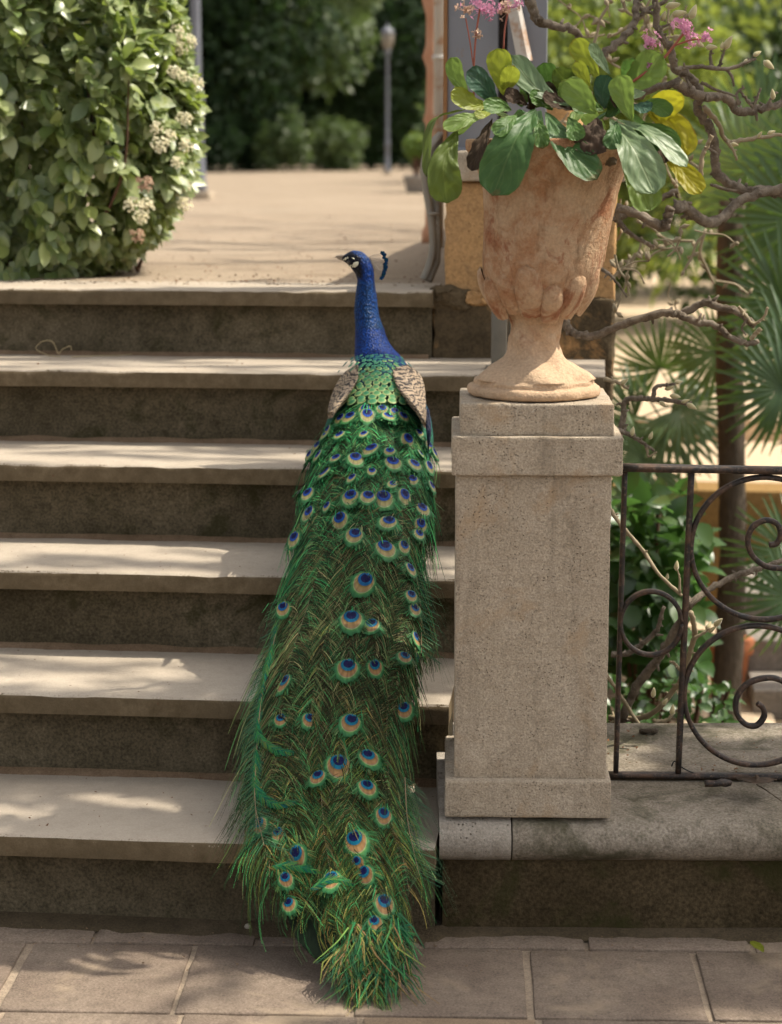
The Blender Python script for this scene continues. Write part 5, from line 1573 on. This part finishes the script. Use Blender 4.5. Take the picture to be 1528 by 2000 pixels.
def feather(te, ue, R, seed, bare=False, layer=0.0, dens=1.0, blen=1.0, sidebias=0, shaft=True, name='train_feather', zone=None, ur=None, wob=1.0):
    r_ = random.Random(seed)
    mb = MB()
    t0 = max(0.126, te-(zone or .30))
    te = max(te, t0+.02)
    u0 = ue*.62 if ur is None else ur
    low = max(0.0, min(1.0, (te-.30)/.25))
    off0 = .006+.018*(1-te)+layer
    path = lambda s: (t0+(te-t0)*s, u0+(ue-u0)*s**1.3+.03*sin(s*5+seed))
    ln = (te-t0)*LT
    if shaft:
        n = 10
        mb.tube([S(*path(.55+.45*i/n), off0-.0005) for i in range(n+1)], [.0008-.0004*i/n for i in range(n+1)], 4, (0.22, 0.19, 0.11) if te > .35 else (0.06, 0.12, 0.05), cap=False)
    sp_ = .0023/dens
    A0, A1, LF = radians(r_.uniform(28, 56)), radians(r_.uniform(-6, 18)), r_.uniform(.002, .006)
    pal = r_.gauss(0, .05); bias = r_.uniform(.7, 1.35); G = [(r_.gauss(0, .10), r_.uniform(.6, 1.4), r_.uniform(.8, 1.25)) for _ in range(400)]
    nb = max(8, int(ln/sp_))
    for i in range(nb):
        s = (i+r_.random())/nb
        t, u = path(s)
        for side in (-1, 1):
            if sidebias and side != sidebias and r_.random() < .4: continue
            L = blen*r_.uniform(.052, .092)*(0.55+.45*min(1, s*3))*(1.0 if te > .3 else .72)
            if s > .85: L *= .7
            g_ = G[(int(i/5.5)*2+(side > 0)) % 400]; wv = g_[0]*wob+.10*nz(s*9+seed, side*3); L *= g_[2]
            cb = barb_col(t+pal, r_); bq = bias*g_[1]; cb = (cb[0]*bq, cb[1]*bq, cb[2]*bq)
            barb(mb, t, u, side, L, A0+wv+r_.gauss(0, .06), A1+wv*1.4+r_.gauss(0, .10), off0, cb, r_.uniform(.0008, .0015), r_, lift=LF+r_.uniform(-.0015, .0015))
    if R and not bare:
        t, u = path(1.0)
        C = S(t, u, off0+r_.uniform(.002, .007))
        d = (S(t+.012, u+.01*(ue-u0), off0)-S(t-.012, u-.01*(ue-u0), off0)).normalized()
        l = (S(t, u+.08)-S(t, u-.08)); l = (l-d*l.dot(d)).normalized(); n_ = l.cross(d)
        if n_.dot(CAM-C) < 0 and n_.z < 0: n_ = -n_
        a = r_.gauss(0, .20)
        d, l = d*cos(a)+l*sin(a), l*cos(a)-d*sin(a)
        a, b = r_.gauss(0, .20), r_.gauss(0.05, .14)      # each spot tilts its own way
        l, n_ = l*cos(a)+n_*sin(a), n_*cos(a)-l*sin(a)
        d, n_ = d*cos(b)+n_*sin(b), n_*cos(b)-d*sin(b)
        # fringe of fine rays round the spot, below it
        for k in range(int(80*dens)):
            a = r_.uniform(-2.2, 2.2)
            q = d*cos(a)+l*sin(a); L = R*r_.uniform(.4, 1.3)
            p0 = C+d*(.12*R)+q*R*.80-n_*.0016; p1 = p0+(q+d*.9).normalized()*L-n_*.004
            sd = q.cross(n_)*.0010; cc = barb_col(te, r_)
            mb.add([p0-sd, p0+sd, p1+sd*.4, p1-sd*.4], [(0, 1, 2, 3)], lerp3(cc, (0.05, 0.22, 0.08), .35))
        for k in range(int((7 if r_.random() < .6 else (20 if te > .3 else 8))*dens)):      # barbs that stray over the upper part of the spot
            x_ = r_.gauss(0, .7); p0 = C-d*(R*r_.uniform(.9, 1.5))+l*(x_*R)+n_*.001; p1 = p0+d*(R*r_.uniform(.5, 1.25))+l*(x_*R*.5)+n_*(.0012)
            sd = l*.0008; cc = barb_col(te, r_)
            mb.add([p0-sd, p0+sd, p1+sd*.4, p1-sd*.4], [(0, 1, 2, 3)], cc)
    o = kid(mb.obj(name, MAT['barb']))
    if R and not bare:
        q = MB(); eyespot(q, C, d, l, n_, R, low, r_)
        e = q.obj('eyespot', MAT['eyespot']); kid(e, o)
    NF[0] += 1
    return o
EYES = [(691, 782, 11), (720, 790, 11), (745, 787, 11), (764, 792, 10), (778, 807, 12), (631, 831, 9), (652, 836, 10), (816, 849, 10), (670, 800, 9), (800, 815, 9),
        (695, 829, 13.5), (724, 829, 13.5), (756, 832, 13.5), (656, 857, 14), (782, 869, 14), (723, 893, 16), (701, 912, 15), (763, 919, 16), (651, 932, 15), (795, 921, 14), (820, 917, 12), (639, 905, 12), (610, 890, 11), (830, 880, 11), (600, 930, 11), (805, 858, 11),
        (689, 985, 16), (742, 983, 18), (718, 985, 14), (781, 981, 15), (624, 971, 14), (813, 1004, 14), (618, 1011, 14), (668, 1027, 16), (750, 1029, 16), (806, 1035, 13), (595, 985, 11), (796, 950, 11), (826, 960, 11), (800, 1050, 11),
        (693, 1059, 16), (746, 1079, 19), (579, 1078, 14), (715, 1148, 20), (571, 1196, 14), (776, 1075, 12), (785, 1118, 13), (790, 1170, 12),
        (689, 1222, 21), (725, 1232, 16), (568, 1338, 17), (678, 1312, 20), (681, 1417, 19), (800, 1250, 13), (780, 1293, 14), (780, 1395, 16), (613, 1411, 14), (558, 1411, 13), (723, 1310, 14), (795, 1195, 12),
        (662, 1499, 23), (717, 1488, 19), (627, 1524, 16), (714, 1545, 18), (741, 1599, 16), (489, 1630, 17), (548, 1633, 13), (586, 1675, 21), (697, 1648, 22), (712, 1711, 17), (647, 1721, 18), (745, 1766, 19), (728, 1806, 14), (566, 1720, 14), (573, 1766, 14), (700, 1690, 12)]
for i in range(9):      # smaller spots between the large ones of the upper train
    rx = random.Random(8000+i)
    for _ in range(40):
        y = rx.uniform(800, 1075); x = 722-(y-800)*.07+rx.uniform(-1, 1)*(88+(y-800)*.06)
        if min((a-x)**2+(b-y)**2 for a, b, c in EYES) > 24**2: EYES.append((x, y, rx.uniform(8.5, 11.5))); break
r0 = random.Random(5)
for i, (x, y, R) in enumerate(EYES):
    t, u = inv(x, y)
    tt = (y-700)/1255
    feather(t, u, R*px_m(4.05-tt*.95)*(1.25 if y < 1100 else 1.2), 1000+i, dens=1.0, shaft=(i % 5 == 0))
# plain loose feathers between and below them
for i in range(96):
    te = .14+.86*((i+r0.random())/96)
    ue = r0.uniform(-1, 1)*(1 if te < .8 else 1-(te-.8)*2.2)
    feather(te, ue*.98, 0, 3000+i, bare=True, layer=-.005, dens=.8, blen=1.12, shaft=(i % 8 == 0))
for i in range(16):     # flanks under the wings
    te = .14+.20*i/15
    feather(te, -.93, 0, 3500+i, bare=True, dens=.8, ur=-.9, shaft=False, blen=.7, wob=.5); feather(te, .9, 0, 3600+i, bare=True, dens=.8, ur=.85, shaft=False, blen=.65, wob=.5)
# long loose-barbed feathers along both edges
for i in range(26):
    te = .42+.42*i/25
    feather(te, -1.0-.05*r0.random(), 0, 4000+i, bare=True, layer=0, dens=.45, blen=.65 if te < .58 else 1.5, sidebias=-1, ur=-.6, wob=.5)
    feather(te, 0.92+.06*r0.random(), 0, 4100+i, bare=True, layer=0, dens=.45, blen=.55 if te < .62 else 1.15, sidebias=1, ur=.75, wob=.5)
# frayed tips at the very end, lying on the paving
for i in range(22):
    r_ = random.Random(5000+i); mb = MB()
    x0 = r0.uniform(668, 775); y0 = r0.uniform(1790, 1912)
    t, u = inv(x0, y0)
    p = S(t, u, .006)
    for k in range(26):
        a = r_.gauss(0, .26)+ (u*.25)
        L = r_.uniform(.03, .085)
        d = Vector((sin(a), -cos(a)*.75, -.28)).normalized()
        q1 = p+Vector((r_.gauss(0, .006), r_.gauss(0, .006), r_.gauss(0, .003)))
        q2 = q1+d*L*.5+Vector((r_.gauss(0, .004), 0, .002)); q3 = q2+d*L*.5+Vector((r_.gauss(0, .012), 0, -.008))
        for q in (q1, q2, q3): q.z = max(q.z, .0035+r_.random()*.003)
        col = barb_col(1.0, r_)
        if r_.random() < .3: col = (.03, .11, .05)
        if r_.random() < .12: col = (.25, .16, .07)
        sd = d.cross(Vector((0, -.5, .8))).normalized()*r_.uniform(.0007, .0016)
        mb.add([q1-sd, q1+sd, q2-sd*.8, q2+sd*.8, q3-sd*.25, q3+sd*.25], [(0, 1, 3, 2), (2, 3, 5, 4)], col)
    kid(mb.obj('frayed_tip', MAT['barb']))
# sword-shaped feathers with a solid green vane on the left edge, one with a bare pale shaft
def sword(path, w0, w1, seed, lift=.012):
    r_ = random.Random(seed); mb = MB()
    pts = []
    for x, y in path:
        t, u = inv(x, y); pts.append(S(t, u, lift+.004))
    pts = catmull(pts, 12); k = len(pts)-1
    for i, p in enumerate(pts[:-1]):
        tn = (pts[i+1]-p).normalized(); sd = tn.cross(Vector((-.2, -.75, .6))).normalized()
        for m in range(14):
            q = p.lerp(pts[i+1], m/14); s = (i+m/14)/k
            w = (.62+.25*nz(s*9, seed))*(w0+(w1-w0)*s)*sin(pi*min(1, .12+s*.88))**.4*px_m(3.45)
            for side in (-1, 1):
                ww = w*(1.0 if side < 0 else .55)*r_.uniform(.5, 1.5)
                e = q+sd*(side*ww)+tn*ww*(1.6+r_.random())-Vector((0, .0, .003))
                if r_.random() < .30: continue
                c = [(0.012, .13, .05), (.02, .19, .06), (.008, .09, .08), (.06, .22, .05), (.008, .05, .03), (.12, .17, .04)][r_.randrange(6)]
                wv = tn*.0010
                mb.add([q-wv, q+wv, e+wv*.7, e-wv*.7], [(0, 1, 2, 3)], c)
    kid(mb.obj('sword_feather', MAT['barb']))
sword([(588, 1090), (560, 1190), (545, 1280), (565, 1335)], 18, 24, 1)
sword([(520, 1290), (496, 1370), (510, 1440), (545, 1470), (582, 1482)], 20, 16, 2, .014)
sword([(505, 1480), (510, 1540), (540, 1578), (585, 1578)], 20, 14, 3, .014)
sword([(560, 1160), (530, 1230), (505, 1330), (497, 1400)], 14, 16, 4, .010)
sword([(793, 1120), (800, 1190), (806, 1260), (800, 1310)], 12, 14, 5, .008)
sword([(590, 1060), (566, 1130), (540, 1220), (512, 1300), (500, 1360)], 14, 18, 9, .012); sword([(540, 1700), (575, 1700), (630, 1712)], 16, 8, 6, .014); sword([(612, 1745), (650, 1728), (690, 1736)], 16, 8, 7, .014); sword([(735, 1832), (765, 1825), (795, 1838)], 18, 10, 8, .014)
def bare_shaft(path, seed):
    r_ = random.Random(seed); mb = MB(); pts = []
    for x, y in path:
        t, u = inv(x, y); pts.append(S(t, u, .016))
    pts = catmull(pts, 10)
    mb.tube(pts, [.0010-.0006*i/(len(pts)-1) for i in range(len(pts))], 5, (0.27, 0.20, 0.12), cap=False)
    for i in range(len(pts)-1):
        tn = (pts[i+1]-pts[i]).normalized(); sd = tn.cross(Vector((-.1, -.8, .55))).normalized()
        for m in range(2):
            q = pts[i].lerp(pts[i+1], (m+r_.random())/2)
            for side in (-1, 1):
                L = r_.uniform(.05, .11)*(1 if side < 0 else .7)
                q2 = q+(sd*side*r_.uniform(.45, .75)+tn*.6).normalized()*L*.5; q3 = q2+(sd*side*r_.uniform(.15, .5)+tn*.8+Vector((0, -.1, -.35))).normalized()*L*.5
                w = tn*.0007; c = [(.05, .14, .07), (.02, .08, .04), (.08, .15, .07)][r_.randrange(3)]
                mb.add([q-w, q+w, q2-w*.9, q2+w*.9, q3-w*.4, q3+w*.4], [(0, 1, 3, 2), (2, 3, 5, 4)], c)
    kid(mb.obj('bare_shafted_feather', MAT['barb']))
bare_shaft([(508, 1330), (492, 1420), (488, 1500), (500, 1580), (525, 1660)], 1)
bare_shaft([(535, 1200), (515, 1290), (505, 1380), (512, 1450)], 2)
bare_shaft([(800, 1120), (812, 1200), (818, 1290)], 3)
bare_shaft([(815, 1560), (822, 1640), (812, 1720)], 4)
bare_shaft([(480, 1430), (468, 1500), (470, 1580), (482, 1650)], 5)

# --- body, neck and head as one continuous skin
rings = []      # centre, side vector, other vector, radii, colour
BL, TEAL, GRN, BLK = (0.002, 0.026, 0.15), (0.008, 0.075, 0.13), (0.02, 0.12, 0.07), (0.004, 0.005, 0.010)
X0 = at(737, 760, 4.05).x
for (x, Y, z, rx, rz_, tl) in ((-.012, 3.80, .632, .03, .02, 0), (-.010, 3.84, .650, .070, .045, 0), (-.006, 3.90, .665, .092, .065, 0), (-.002, 3.98, .690, .104, .085, .05), (0, 4.06, .715, .108, .095, .15), (0, 4.12, .742, .100, .096, .30), (.0, 4.165, .768, .086, .086, .55), (.004, 4.195, .795, .071, .074, .85), (.006, 4.215, .822, .058, .066, 1.15)):
    ez = Vector((0, -sin(tl), cos(tl)))
    rings.append((Vector((X0+x, Y, z)), Vector((1, 0, 0)), ez, rx, rz_, GRN if Y < 4.1 else TEAL))
for (y, xl, xr, Y, rd) in ((700, 694, 786, 4.222, .060), (680, 694, 768, 4.236, .053), (660, 694, 756, 4.246, .047), (640, 694.5, 749, 4.255, .042), (620, 693, 742, 4.26, .038), (600, 692.5, 737.5, 4.263, .034), (580, 694.5, 736, 4.265, .031), (562, 697, 733.5, 4.266, .028), (548, 699, 731.5, 4.266, .025)):
    a, b = at(xl, y, Y), at(xr, y, Y)
    rings.append((a.lerp(b, .5), (b-a).normalized(), Vector((0, -1, .12)).normalized(), (b-a).length*.5, rd, BL))
HEAD = [((713.5, 535), (17.5, .0235), (-.30, -.95)), ((709.5, 523), (19.0, .0225), (-.48, -.88)), ((703.5, 514), (20.0, .0215), (-.70, -.72)), ((696.5, 508.5), (19.0, .0205), (-.88, -.45)), ((689, 505.5), (16.5, .0185), (-.97, -.22)), ((682, 504.5), (12.8, .0150), (-.99, -.08)), ((676, 504), (8.8, .0105), (-1, -.03)), ((671, 503.8), (5.6, .0065), (-1, 0)), ((668, 503.6), (2.5, .003), (-1, 0))]
HY = 4.266; PM = px_m(HY)
for (c_, (r, rd), (dx, dy)) in HEAD:
    l = sqrt(dx*dx+dy*dy); dx, dy = dx/l, dy/l
    sd = (_rt*(-dy)+_up*(-dx)).normalized()          # across the head, in the picture plane
    rings.append((at(c_[0], c_[1], HY), sd, Vector((0, -1, .1)).normalized(), r*PM, rd, BL))
NR = 40
# refine along the spine
CC = catmull([r[0] for r in rings], 3)
def cat1(vals): return [p.x for p in catmull([Vector((q, 0, 0)) for q in vals], 3)]
RX, RY_ = cat1([r[3] for r in rings]), cat1([r[4] for r in rings])
SV = catmull([r[1] for r in rings], 3); EV = catmull([r[2] for r in rings], 3)
CL = [Vector(r[5]) for r in rings]; CLS = catmull(CL, 3)
v, f, c = [], [], []
for i, p in enumerate(CC):
    s_ = SV[i].normalized(); e_ = (EV[i]-s_*EV[i].dot(s_)).normalized()
    for j in range(NR):
        a = 2*pi*j/NR
        q = p+s_*(cos(a)*RX[i])+e_*(sin(a)*RY_[i])
        q += (q-p).normalized()*0.0012*nz(q.x*60, q.y*60, q.z*40)
        v.append(q)
        x, y = proj(q)
        col = Vector((max(0, CLS[i].x), max(0, CLS[i].y), max(0, CLS[i].z)))
        if y < 548 and q.y < HY+.03:       # head: black face and throat, blue crown and nape
            lx, ly = x-696, y-508
            face = max(0.0, min(1.0, (709-x-max(0, (503-y))*1.7+max(0, y-515)*.10)/5))
            if y > 540: face *= max(0, (548-y)/8)
            col = col.lerp(Vector(BLK), face)
            if y < 512 and x > 690: col = col.lerp(Vector((0.004, 0.035, 0.14)), .7*(1-face))*(.55+.75*(nz(x*.7, y*.7)+.5))
        elif 548 <= y < 640:
            col = col.lerp(Vector((0.003, 0.038, 0.10)), .5+.5*nz(q.x*50, q.z*30, 5))
        c.append((col.x, col.y, col.z))
for i in range(len(CC)-1):
    for j in range(NR):
        a, b = i*NR+j, i*NR+(j+1) % NR
        f.append((a, b, b+NR, a+NR))
f.append(tuple(range(NR-1, -1, -1))); f.append(tuple((len(CC)-1)*NR+j for j in range(NR)))
body = kid(obj('body', v, f, MAT['plumage'], None, True, c))
bm = bmesh.new(); bm.from_mesh(body.data); bmesh.ops.recalc_face_normals(bm, faces=bm.faces[:]); bm.to_mesh(body.data); bm.free()
# bill
mbk = Mt('horn-coloured bill', .4, .5); mbk.color(mbk.mix(mbk.noise(180, 3), (0.20, 0.155, 0.115), (0.33, 0.27, 0.21)))
def horn(name, pts, rads, n=12):
    mb = MB(); mb.tube(catmull([at(x, y, HY) for x, y in pts], 4), cat1b(rads, 4), n); return kid(mb.obj(name, mbk.m))
def cat1b(vals, m): return [max(1e-4, p.x) for p in catmull([Vector((q, 0, 0)) for q in vals], m)]
horn('upper_bill', [(675, 501.5), (669, 500.5), (663, 500.3), (658, 501.2), (654.5, 503.2)], [.0056, .0044, .0034, .0024, .0006])
horn('lower_bill', [(675, 506), (669, 505.6), (663, 504.8), (658.5, 504.2)], [.0046, .0034, .0022, .0005])
# bare white skin above and below the eye
mwp = Mt('bare white face skin', .6, .3); mwp.color((0.66, 0.64, 0.50))
def headY(x, y):
    bx = min(HEAD, key=lambda h: (h[0][0]-x)**2+(h[0][1]-y)**2)
    d = sqrt((bx[0][0]-x)**2+(bx[0][1]-y)**2)/bx[1][0]
    return HY-bx[1][1]*sqrt(max(.05, 1-min(d, .97)**2))-.0022
def patch(name, poly):
    P2 = [Vector((640+x/10.91, 480+y/10.91, 0)) for x, y in poly]
    P2 = catmull(P2+[P2[0]], 3)[:-1]
    cx = sum((p for p in P2), Vector())/len(P2)
    vs, fs = [at(cx.x, cx.y, headY(cx.x, cx.y)-.0008)], []
    n = len(P2)
    for k in (.55, 1.0):
        for p in P2:
            q = cx.lerp(p, k); vs.append(at(q.x, q.y, headY(q.x, q.y)+(.0012 if k == 1 else -.0004)))
    for j in range(n):
        fs.append((0, 1+j, 1+(j+1) % n)); fs.append((1+j, 1+n+j, 1+n+(j+1) % n, 1+(j+1) % n))
    kid(obj(name, vs, fs, mwp.m))
patch('cheek_patch', [(430, 432), (500, 470), (575, 465), (640, 420), (662, 372), (650, 338), (600, 344), (560, 355), (535, 390), (480, 412)])
patch('brow_stripe', [(325, 300), (360, 262), (430, 232), (438, 262), (400, 298), (350, 312)])
patch('brow_stripe', [(510, 255), (548, 252), (580, 275), (570, 292), (540, 272)])
meb = Mt('dark eye', .08, .8); meb.color((0.012, 0.008, 0.006))
q = MB(); e = at(683.3, 511, headY(683.3, 511)+.003)
q.tube([e+Vector((0, -k, 0)) for k in (-.004, -.001, .002, .0042, .0054)], [.0052, .0054, .0046, .003, .0004], 14); kid(q.obj('eye', meb.m))
# crest of fan-tipped plumes
root = Vector((716.5, 506, 0))
for i in range(17):
    r_ = random.Random(700+i); k = i/16
    tx = 747+5.5*sin(pi*k**.8)+r_.uniform(-2, 2); ty = 496+43*k+r_.uniform(-1.5, 1.5)
    if 0.10 < k < .18: continue
    Y = HY+r_.uniform(-.010, .010)
    a, b = at(716.5+r_.uniform(-1, 1), 503+8*k, HY), at(tx-3, ty, Y)
    mb = MB(); mb.tube(catmull([a, a.lerp(b, .5)+Vector((0, 0, .001)), b], 4), .00060, 4, (0.30, 0.26, 0.22))
    d = (b-a).normalized(); sd = d.cross(Vector((0, 1, 0))).normalized()
    n = 9; vs = [b]; cs = [(0.004, 0.02, 0.05)]
    for m in range(n):
        th = -1.15+2.3*m/(n-1); rr_ = .0095*r_.uniform(.8, 1.1)*(1-.2*abs(th))
        vs.append(b+d*cos(th)*rr_+sd*sin(th)*rr_*.75); cs.append([(0.004, 0.03, 0.09), (0.005, 0.05, 0.16), (0.004, 0.06, 0.08)][r_.randrange(3)])
    mb.add(vs, [(0, m+1, m+2) for m in range(n-1)], cs)
    # thickness of the tuft
    mb.add([p+Vector((0, .0022, 0)) for p in vs], [(0, m+2, m+1) for m in range(n-1)], cs)
    kid(mb.obj('crest_plume', MAT['barb']))
# golden-green scale feathers of the back
def scale_mesh(a, b, e):
    vs, cs, fs = [], [], []
    NN = 10
    vs.append((0, .35, .16)); cs.append(a)
    for k, (q, col, z) in enumerate(((.62, b, .10), (.86, e, .03), (1.0, (e[0]*.65, e[1]*.7, e[2]*.7), -.03))):
        for j in range(NN):
            t = 2*pi*j/NN
            y = sin(t); vs.append((cos(t)*.62*q*(1 if y > 0 else .85), .35+y*.70*q, z*.6)); cs.append(col)
    for j in range(NN): fs.append((0, 1+j, 1+(j+1) % NN))
    for k in range(2):
        for j in range(NN):
            A, B_ = 1+k*NN+j, 1+k*NN+(j+1) % NN; fs.append((A, A+NN, B_+NN, B_))
    o = obj('scale_feather', vs, fs, MAT['eyespot'], None, True, cs); me = o.data; bpy.data.objects.remove(o); return me
SCM = [scale_mesh((.03, .14, .07), (.05, .20, .09), (.20, .30, .12)), scale_mesh((.05, .17, .07), (.10, .25, .10), (.30, .36, .15)), scale_mesh((.02, .10, .08), (.03, .15, .10), (.08, .24, .13)), scale_mesh((.01, .06, .09), (.015, .10, .11), (.03, .16, .12))]
row = 0
py = 712.0
while py < 800:
    k = (py-712)/80
    s = 7.5+7.5*k
    half = 50-14*min(1, k/.22) if k < .5 else 36+26*(k-.5)/.5
    cx = 737
    n = int(2*half/(s*.92))
    for j in range(n+1):
        px = cx-half+2*half*(j+.5*(row % 2))/n
        if px > cx+half: continue
        r_ = random.Random(row*50+j)
        t, u = inv(px+r_.uniform(-1, 1), py+r_.uniform(-1, 1)+9*abs((px-cx)/95)**2)
        t += r_.uniform(-.0015, .0015); u += r_.uniform(-.012, .012); p = S(t, u, .022+.0002*row)
        d = (S(t+.02, u)-S(t-.01, u)).normalized(); l = (S(t, u+.1)-S(t, u-.1)); n_ = l.cross(d).normalized()
        if n_.dot(CAM-p) < 0: n_ = -n_
        d2 = (d+n_*.12).normalized()
        mi = 3 if k < .14 else (2 if k < .38 else (0 if k < .62 else 1))
        if r_.random() < .25: mi = max(0, mi-1) if mi > 1 else 1-mi
        sc = s*px_m(4.05)*r_.uniform(.95, 1.1)
        o = put('scale_feather', SCM[mi], pk, mw=Matrix.Translation(p-Vector(pk.location)) @ frame(d2, n_) @ Matrix.Scale(sc, 4))
    py += s*.50
    row += 1
# folded wings: cream shoulder feathers with dark wavy bars
def wing_mat():
    m = Mt('barred wing coverts', .6, .3)
    w = m.world()
    n = m.noise(26, 3, .6, w, .0); n2 = m.noise(120, 3, .6, w)
    z = m.sep(w)
    # bars run across the wing and break up
    q = m.math('ADD', m.math('MULTIPLY', z[2], 900.0), m.math('MULTIPLY', n, 30.0))
    q = m.math('ADD', q, m.math('MULTIPLY', n2, 5.0))
    b = m.math('SINE', q)
    bar_ = m.ramp(b, [(0.0, 0.0), (0.22, 1.0)])
    br = m.math('MULTIPLY', bar_, m.ramp(m.noise(90, 2, .5, w), [(.30, 0.0), (.44, 1.0)]))
    c = m.mix(m.noise(40, 3, .5, w), (0.24, 0.175, 0.12), (0.36, 0.28, 0.195))
    c = m.mix(br, c, (0.030, 0.022, 0.018))
    m.color(c); m.bump(m.math('ADD', n2, bar_), .4, .003); return m.m
MAT['wing'] = wing_mat()
def wing(side):
    # outline in the picture: shoulder, outer edge, rear; built as a curved shell over the flank
    if side < 0: P_ = [((697, 712), (700, 712)), ((678, 723), (700, 722)), ((664, 738), (699, 738)), ((654, 756), (690, 754)), ((648, 771), (680, 767)), ((644, 784), (669, 780)), ((641, 796), (658, 792)), ((640, 806), (650, 803))]
    else: P_ = [((796, 712), (775, 717)), ((814, 724), (768, 724)), ((825, 739), (770, 738)), ((830, 758), (777, 755)), ((832, 777), (789, 769)), ((833, 793), (801, 782)), ((833, 810), (816, 799)), ((832, 826), (826, 818))]
    yd = [4.13, 4.11, 4.085, 4.06, 4.03, 3.99, 3.95, 3.91]
    vs, fs = [], []
    n = 10
    oo = catmull([Vector((a[0], a[1], y)) for (a, b), y in zip(P_, yd)], 5); ii = catmull([Vector((b[0], b[1], y)) for (a, b), y in zip(P_, yd)], 5)
    for a, b in zip(oo, ii):
        for j in range(n+1):
            k = j/n
            q = b.lerp(a, k)
            Y = b.z-.052+.080*k*k+.004*sin(k*9)
            vs.append(at(q.x, q.y, Y))
        for j in range(n+1):
            k = 1-j/n; q = b.lerp(a, k); Y = b.z-.010+.095*k*k; p = at(q.x, q.y, Y); p.z -= .012; vs.append(p)
    m = 2*(n+1)
    for i in range(len(oo)-1):
        for j in range(m):
            A, B_ = i*m+j, i*m+(j+1) % m; fs.append((A, B_, B_+m, A+m))
    fs.append(tuple(range(m))); fs.append(tuple((len(oo)-1)*m+j for j in range(m-1, -1, -1)))
    o = kid(obj('wing', vs, fs, MAT['wing'], None, True))
    # loose overlapping covert tips over the shell, so that its edge is feathery
    return o
wing(-1); wing(1)
# dark primaries peeping out under the right wing
mb = MB()
for k in range(4):
    mb.tube(catmull([at(833+k, 800, 4.03), at(836+k*1.2, 840, 3.97), at(837+k*.8, 880-k*6, 3.92)], 5), [.003, .004, .004, .004, .004, .004, .003, .003, .002, .002, .001], 6, (0.006, 0.010, 0.028))
kid(mb.obj('flight_feathers', MAT['plumage']))
# legs and toes on the third tread, hidden by the train from here
mlg = Mt('grey scaly leg', .6, .3); mlg.color((0.16, 0.13, 0.10))
for sx in (-1, 1):
    x = X0+sx*.045; mb = MB()
    mb.tube(catmull([(x, 4.05, .66), (x, 4.06, .60), (x+.004*sx, 4.03, .545), (x+.004*sx, 4.055, .490)], 4), [.030, .028, .024, .018, .014, .010, .009, .008, .0075, .007, .007, .007, .008], 9)
    for a in (-.5, 0, .5, pi):
        l = .065 if a != pi else .03
        mb.tube([(x, 4.055, .489), (x+sin(a)*l*.5, 4.055+cos(a)*l*.5, .4905), (x+sin(a)*l, 4.055+cos(a)*l, .484)], [.006, .005, .002], 7)
    kid(mb.obj('leg', mlg.m))
# ------------------------------------------------------------------ fallen leaves and straw
def fallen(name, label, cat, pts, w, mat, face=(0, -.2, 1), **k):
    o = big_leaf(name, pts, w, mat, None, Vector(face), **k); return tag(o, label, cat)
gl = [Vector((0.245, 3.245, .003)), Vector((0.262, 3.225, .010)), Vector((0.272, 3.195, .003))]
fallen('fallen_leaf', 'single yellow green leaf lying on the paving by the wall', 'leaf', [at(1468, 1838, 3.27), at(1480, 1848, 3.245), at(1492, 1860, 3.22)], .017, LM['ygreen'], shape='oval', seed=3)
def cp(px, py, z):      # spot on the coping at height z
    d = at(px, py, 4.0)-CAM; k = (z-CAM.z)/d.z; return CAM+d*k
fallen('dry_leaf', 'curled pale dry leaf on the coping below the railing', 'leaf', [cp(1440, 1519, .226), cp(1478, 1524, .240), cp(1518, 1522, .228)], .034, LM['dead'], shape='oval', seed=4, crinkle=.004)
mb = MB(); mb.tube(catmull([cp(1377, 1531, .226), cp(1400, 1530, .227), cp(1427, 1529, .226)], 3), [.006]*7, 8, knob=.5); tag(mb.obj('charred_stick', MAT['iron']), 'short black charred stick on the coping below the railing', 'stick')
mb = MB(); mb.tube(catmull([cp(1250, 1428, .226), cp(1275, 1428, .228), cp(1282, 1427, .226)], 3), [.005]*7, 8, knob=.5); tag(mb.obj('bark_piece', MAT['ptrunk']), 'dark bark piece at the back edge of the coping', 'stick')
mb = MB(); mb.tube(catmull([cp(1478, 1532, .224), cp(1500, 1545, .22), cp(1528, 1565, .212)], 4), .0013, 5); tag(mb.obj('dry_twig', MAT['bark']), 'thin dry twig beside the curled leaf on the coping', 'twig')
mst = Mt('dry straw', .8, .2); mst.color((0.36, 0.29, 0.17))
z5 = ZS[5]
def t5(px, py): 
    d = at(px, py, 4.0)-CAM; return CAM+d*((z5+.003-CAM.z)/d.z)
def straw(label, pts, r=.0010):
    mb = MB(); mb.tube(catmull(pts, 8), r, 5); tag(mb.obj('straw', mst.m), label, 'straw')
a = t5(110, 698)
straw('looped dry straw standing on the fifth tread at the left', [t5(118, 697), at(92, 693, a.y-.01), at(70, 680, a.y-.02), at(85, 666, a.y-.02), at(103, 668, a.y-.02), at(114, 690, a.y-.01), at(122, 682, a.y-.01), at(136, 676, a.y-.01), at(140, 684, a.y)])
straw('long dry straw lying along the fifth tread', [t5(140, 697), t5(180, 695), t5(230, 694), t5(275, 690)], .0012)
straw('short pale straw beside the pillar on the fourth tread', [t5(862, 872), t5(870, 880), t5(878, 884)], .0012) if False else None
# lily-white pebble at the foot of the bottom step
q = MB(); q.tube([(0, 0, z) for z in (0, .002, .005, .008, .0095)], [.003, .005, .0055, .004, .001], 9, knob=.35)
mpb = Mt('pale pebble', .8); mpb.color((.3, .27, .22))
o = q.obj('pebble', mpb.m); o.location = (-0.556, 3.285, .004); tag(o, 'small pale pebble at the foot of the bottom step', 'pebble')
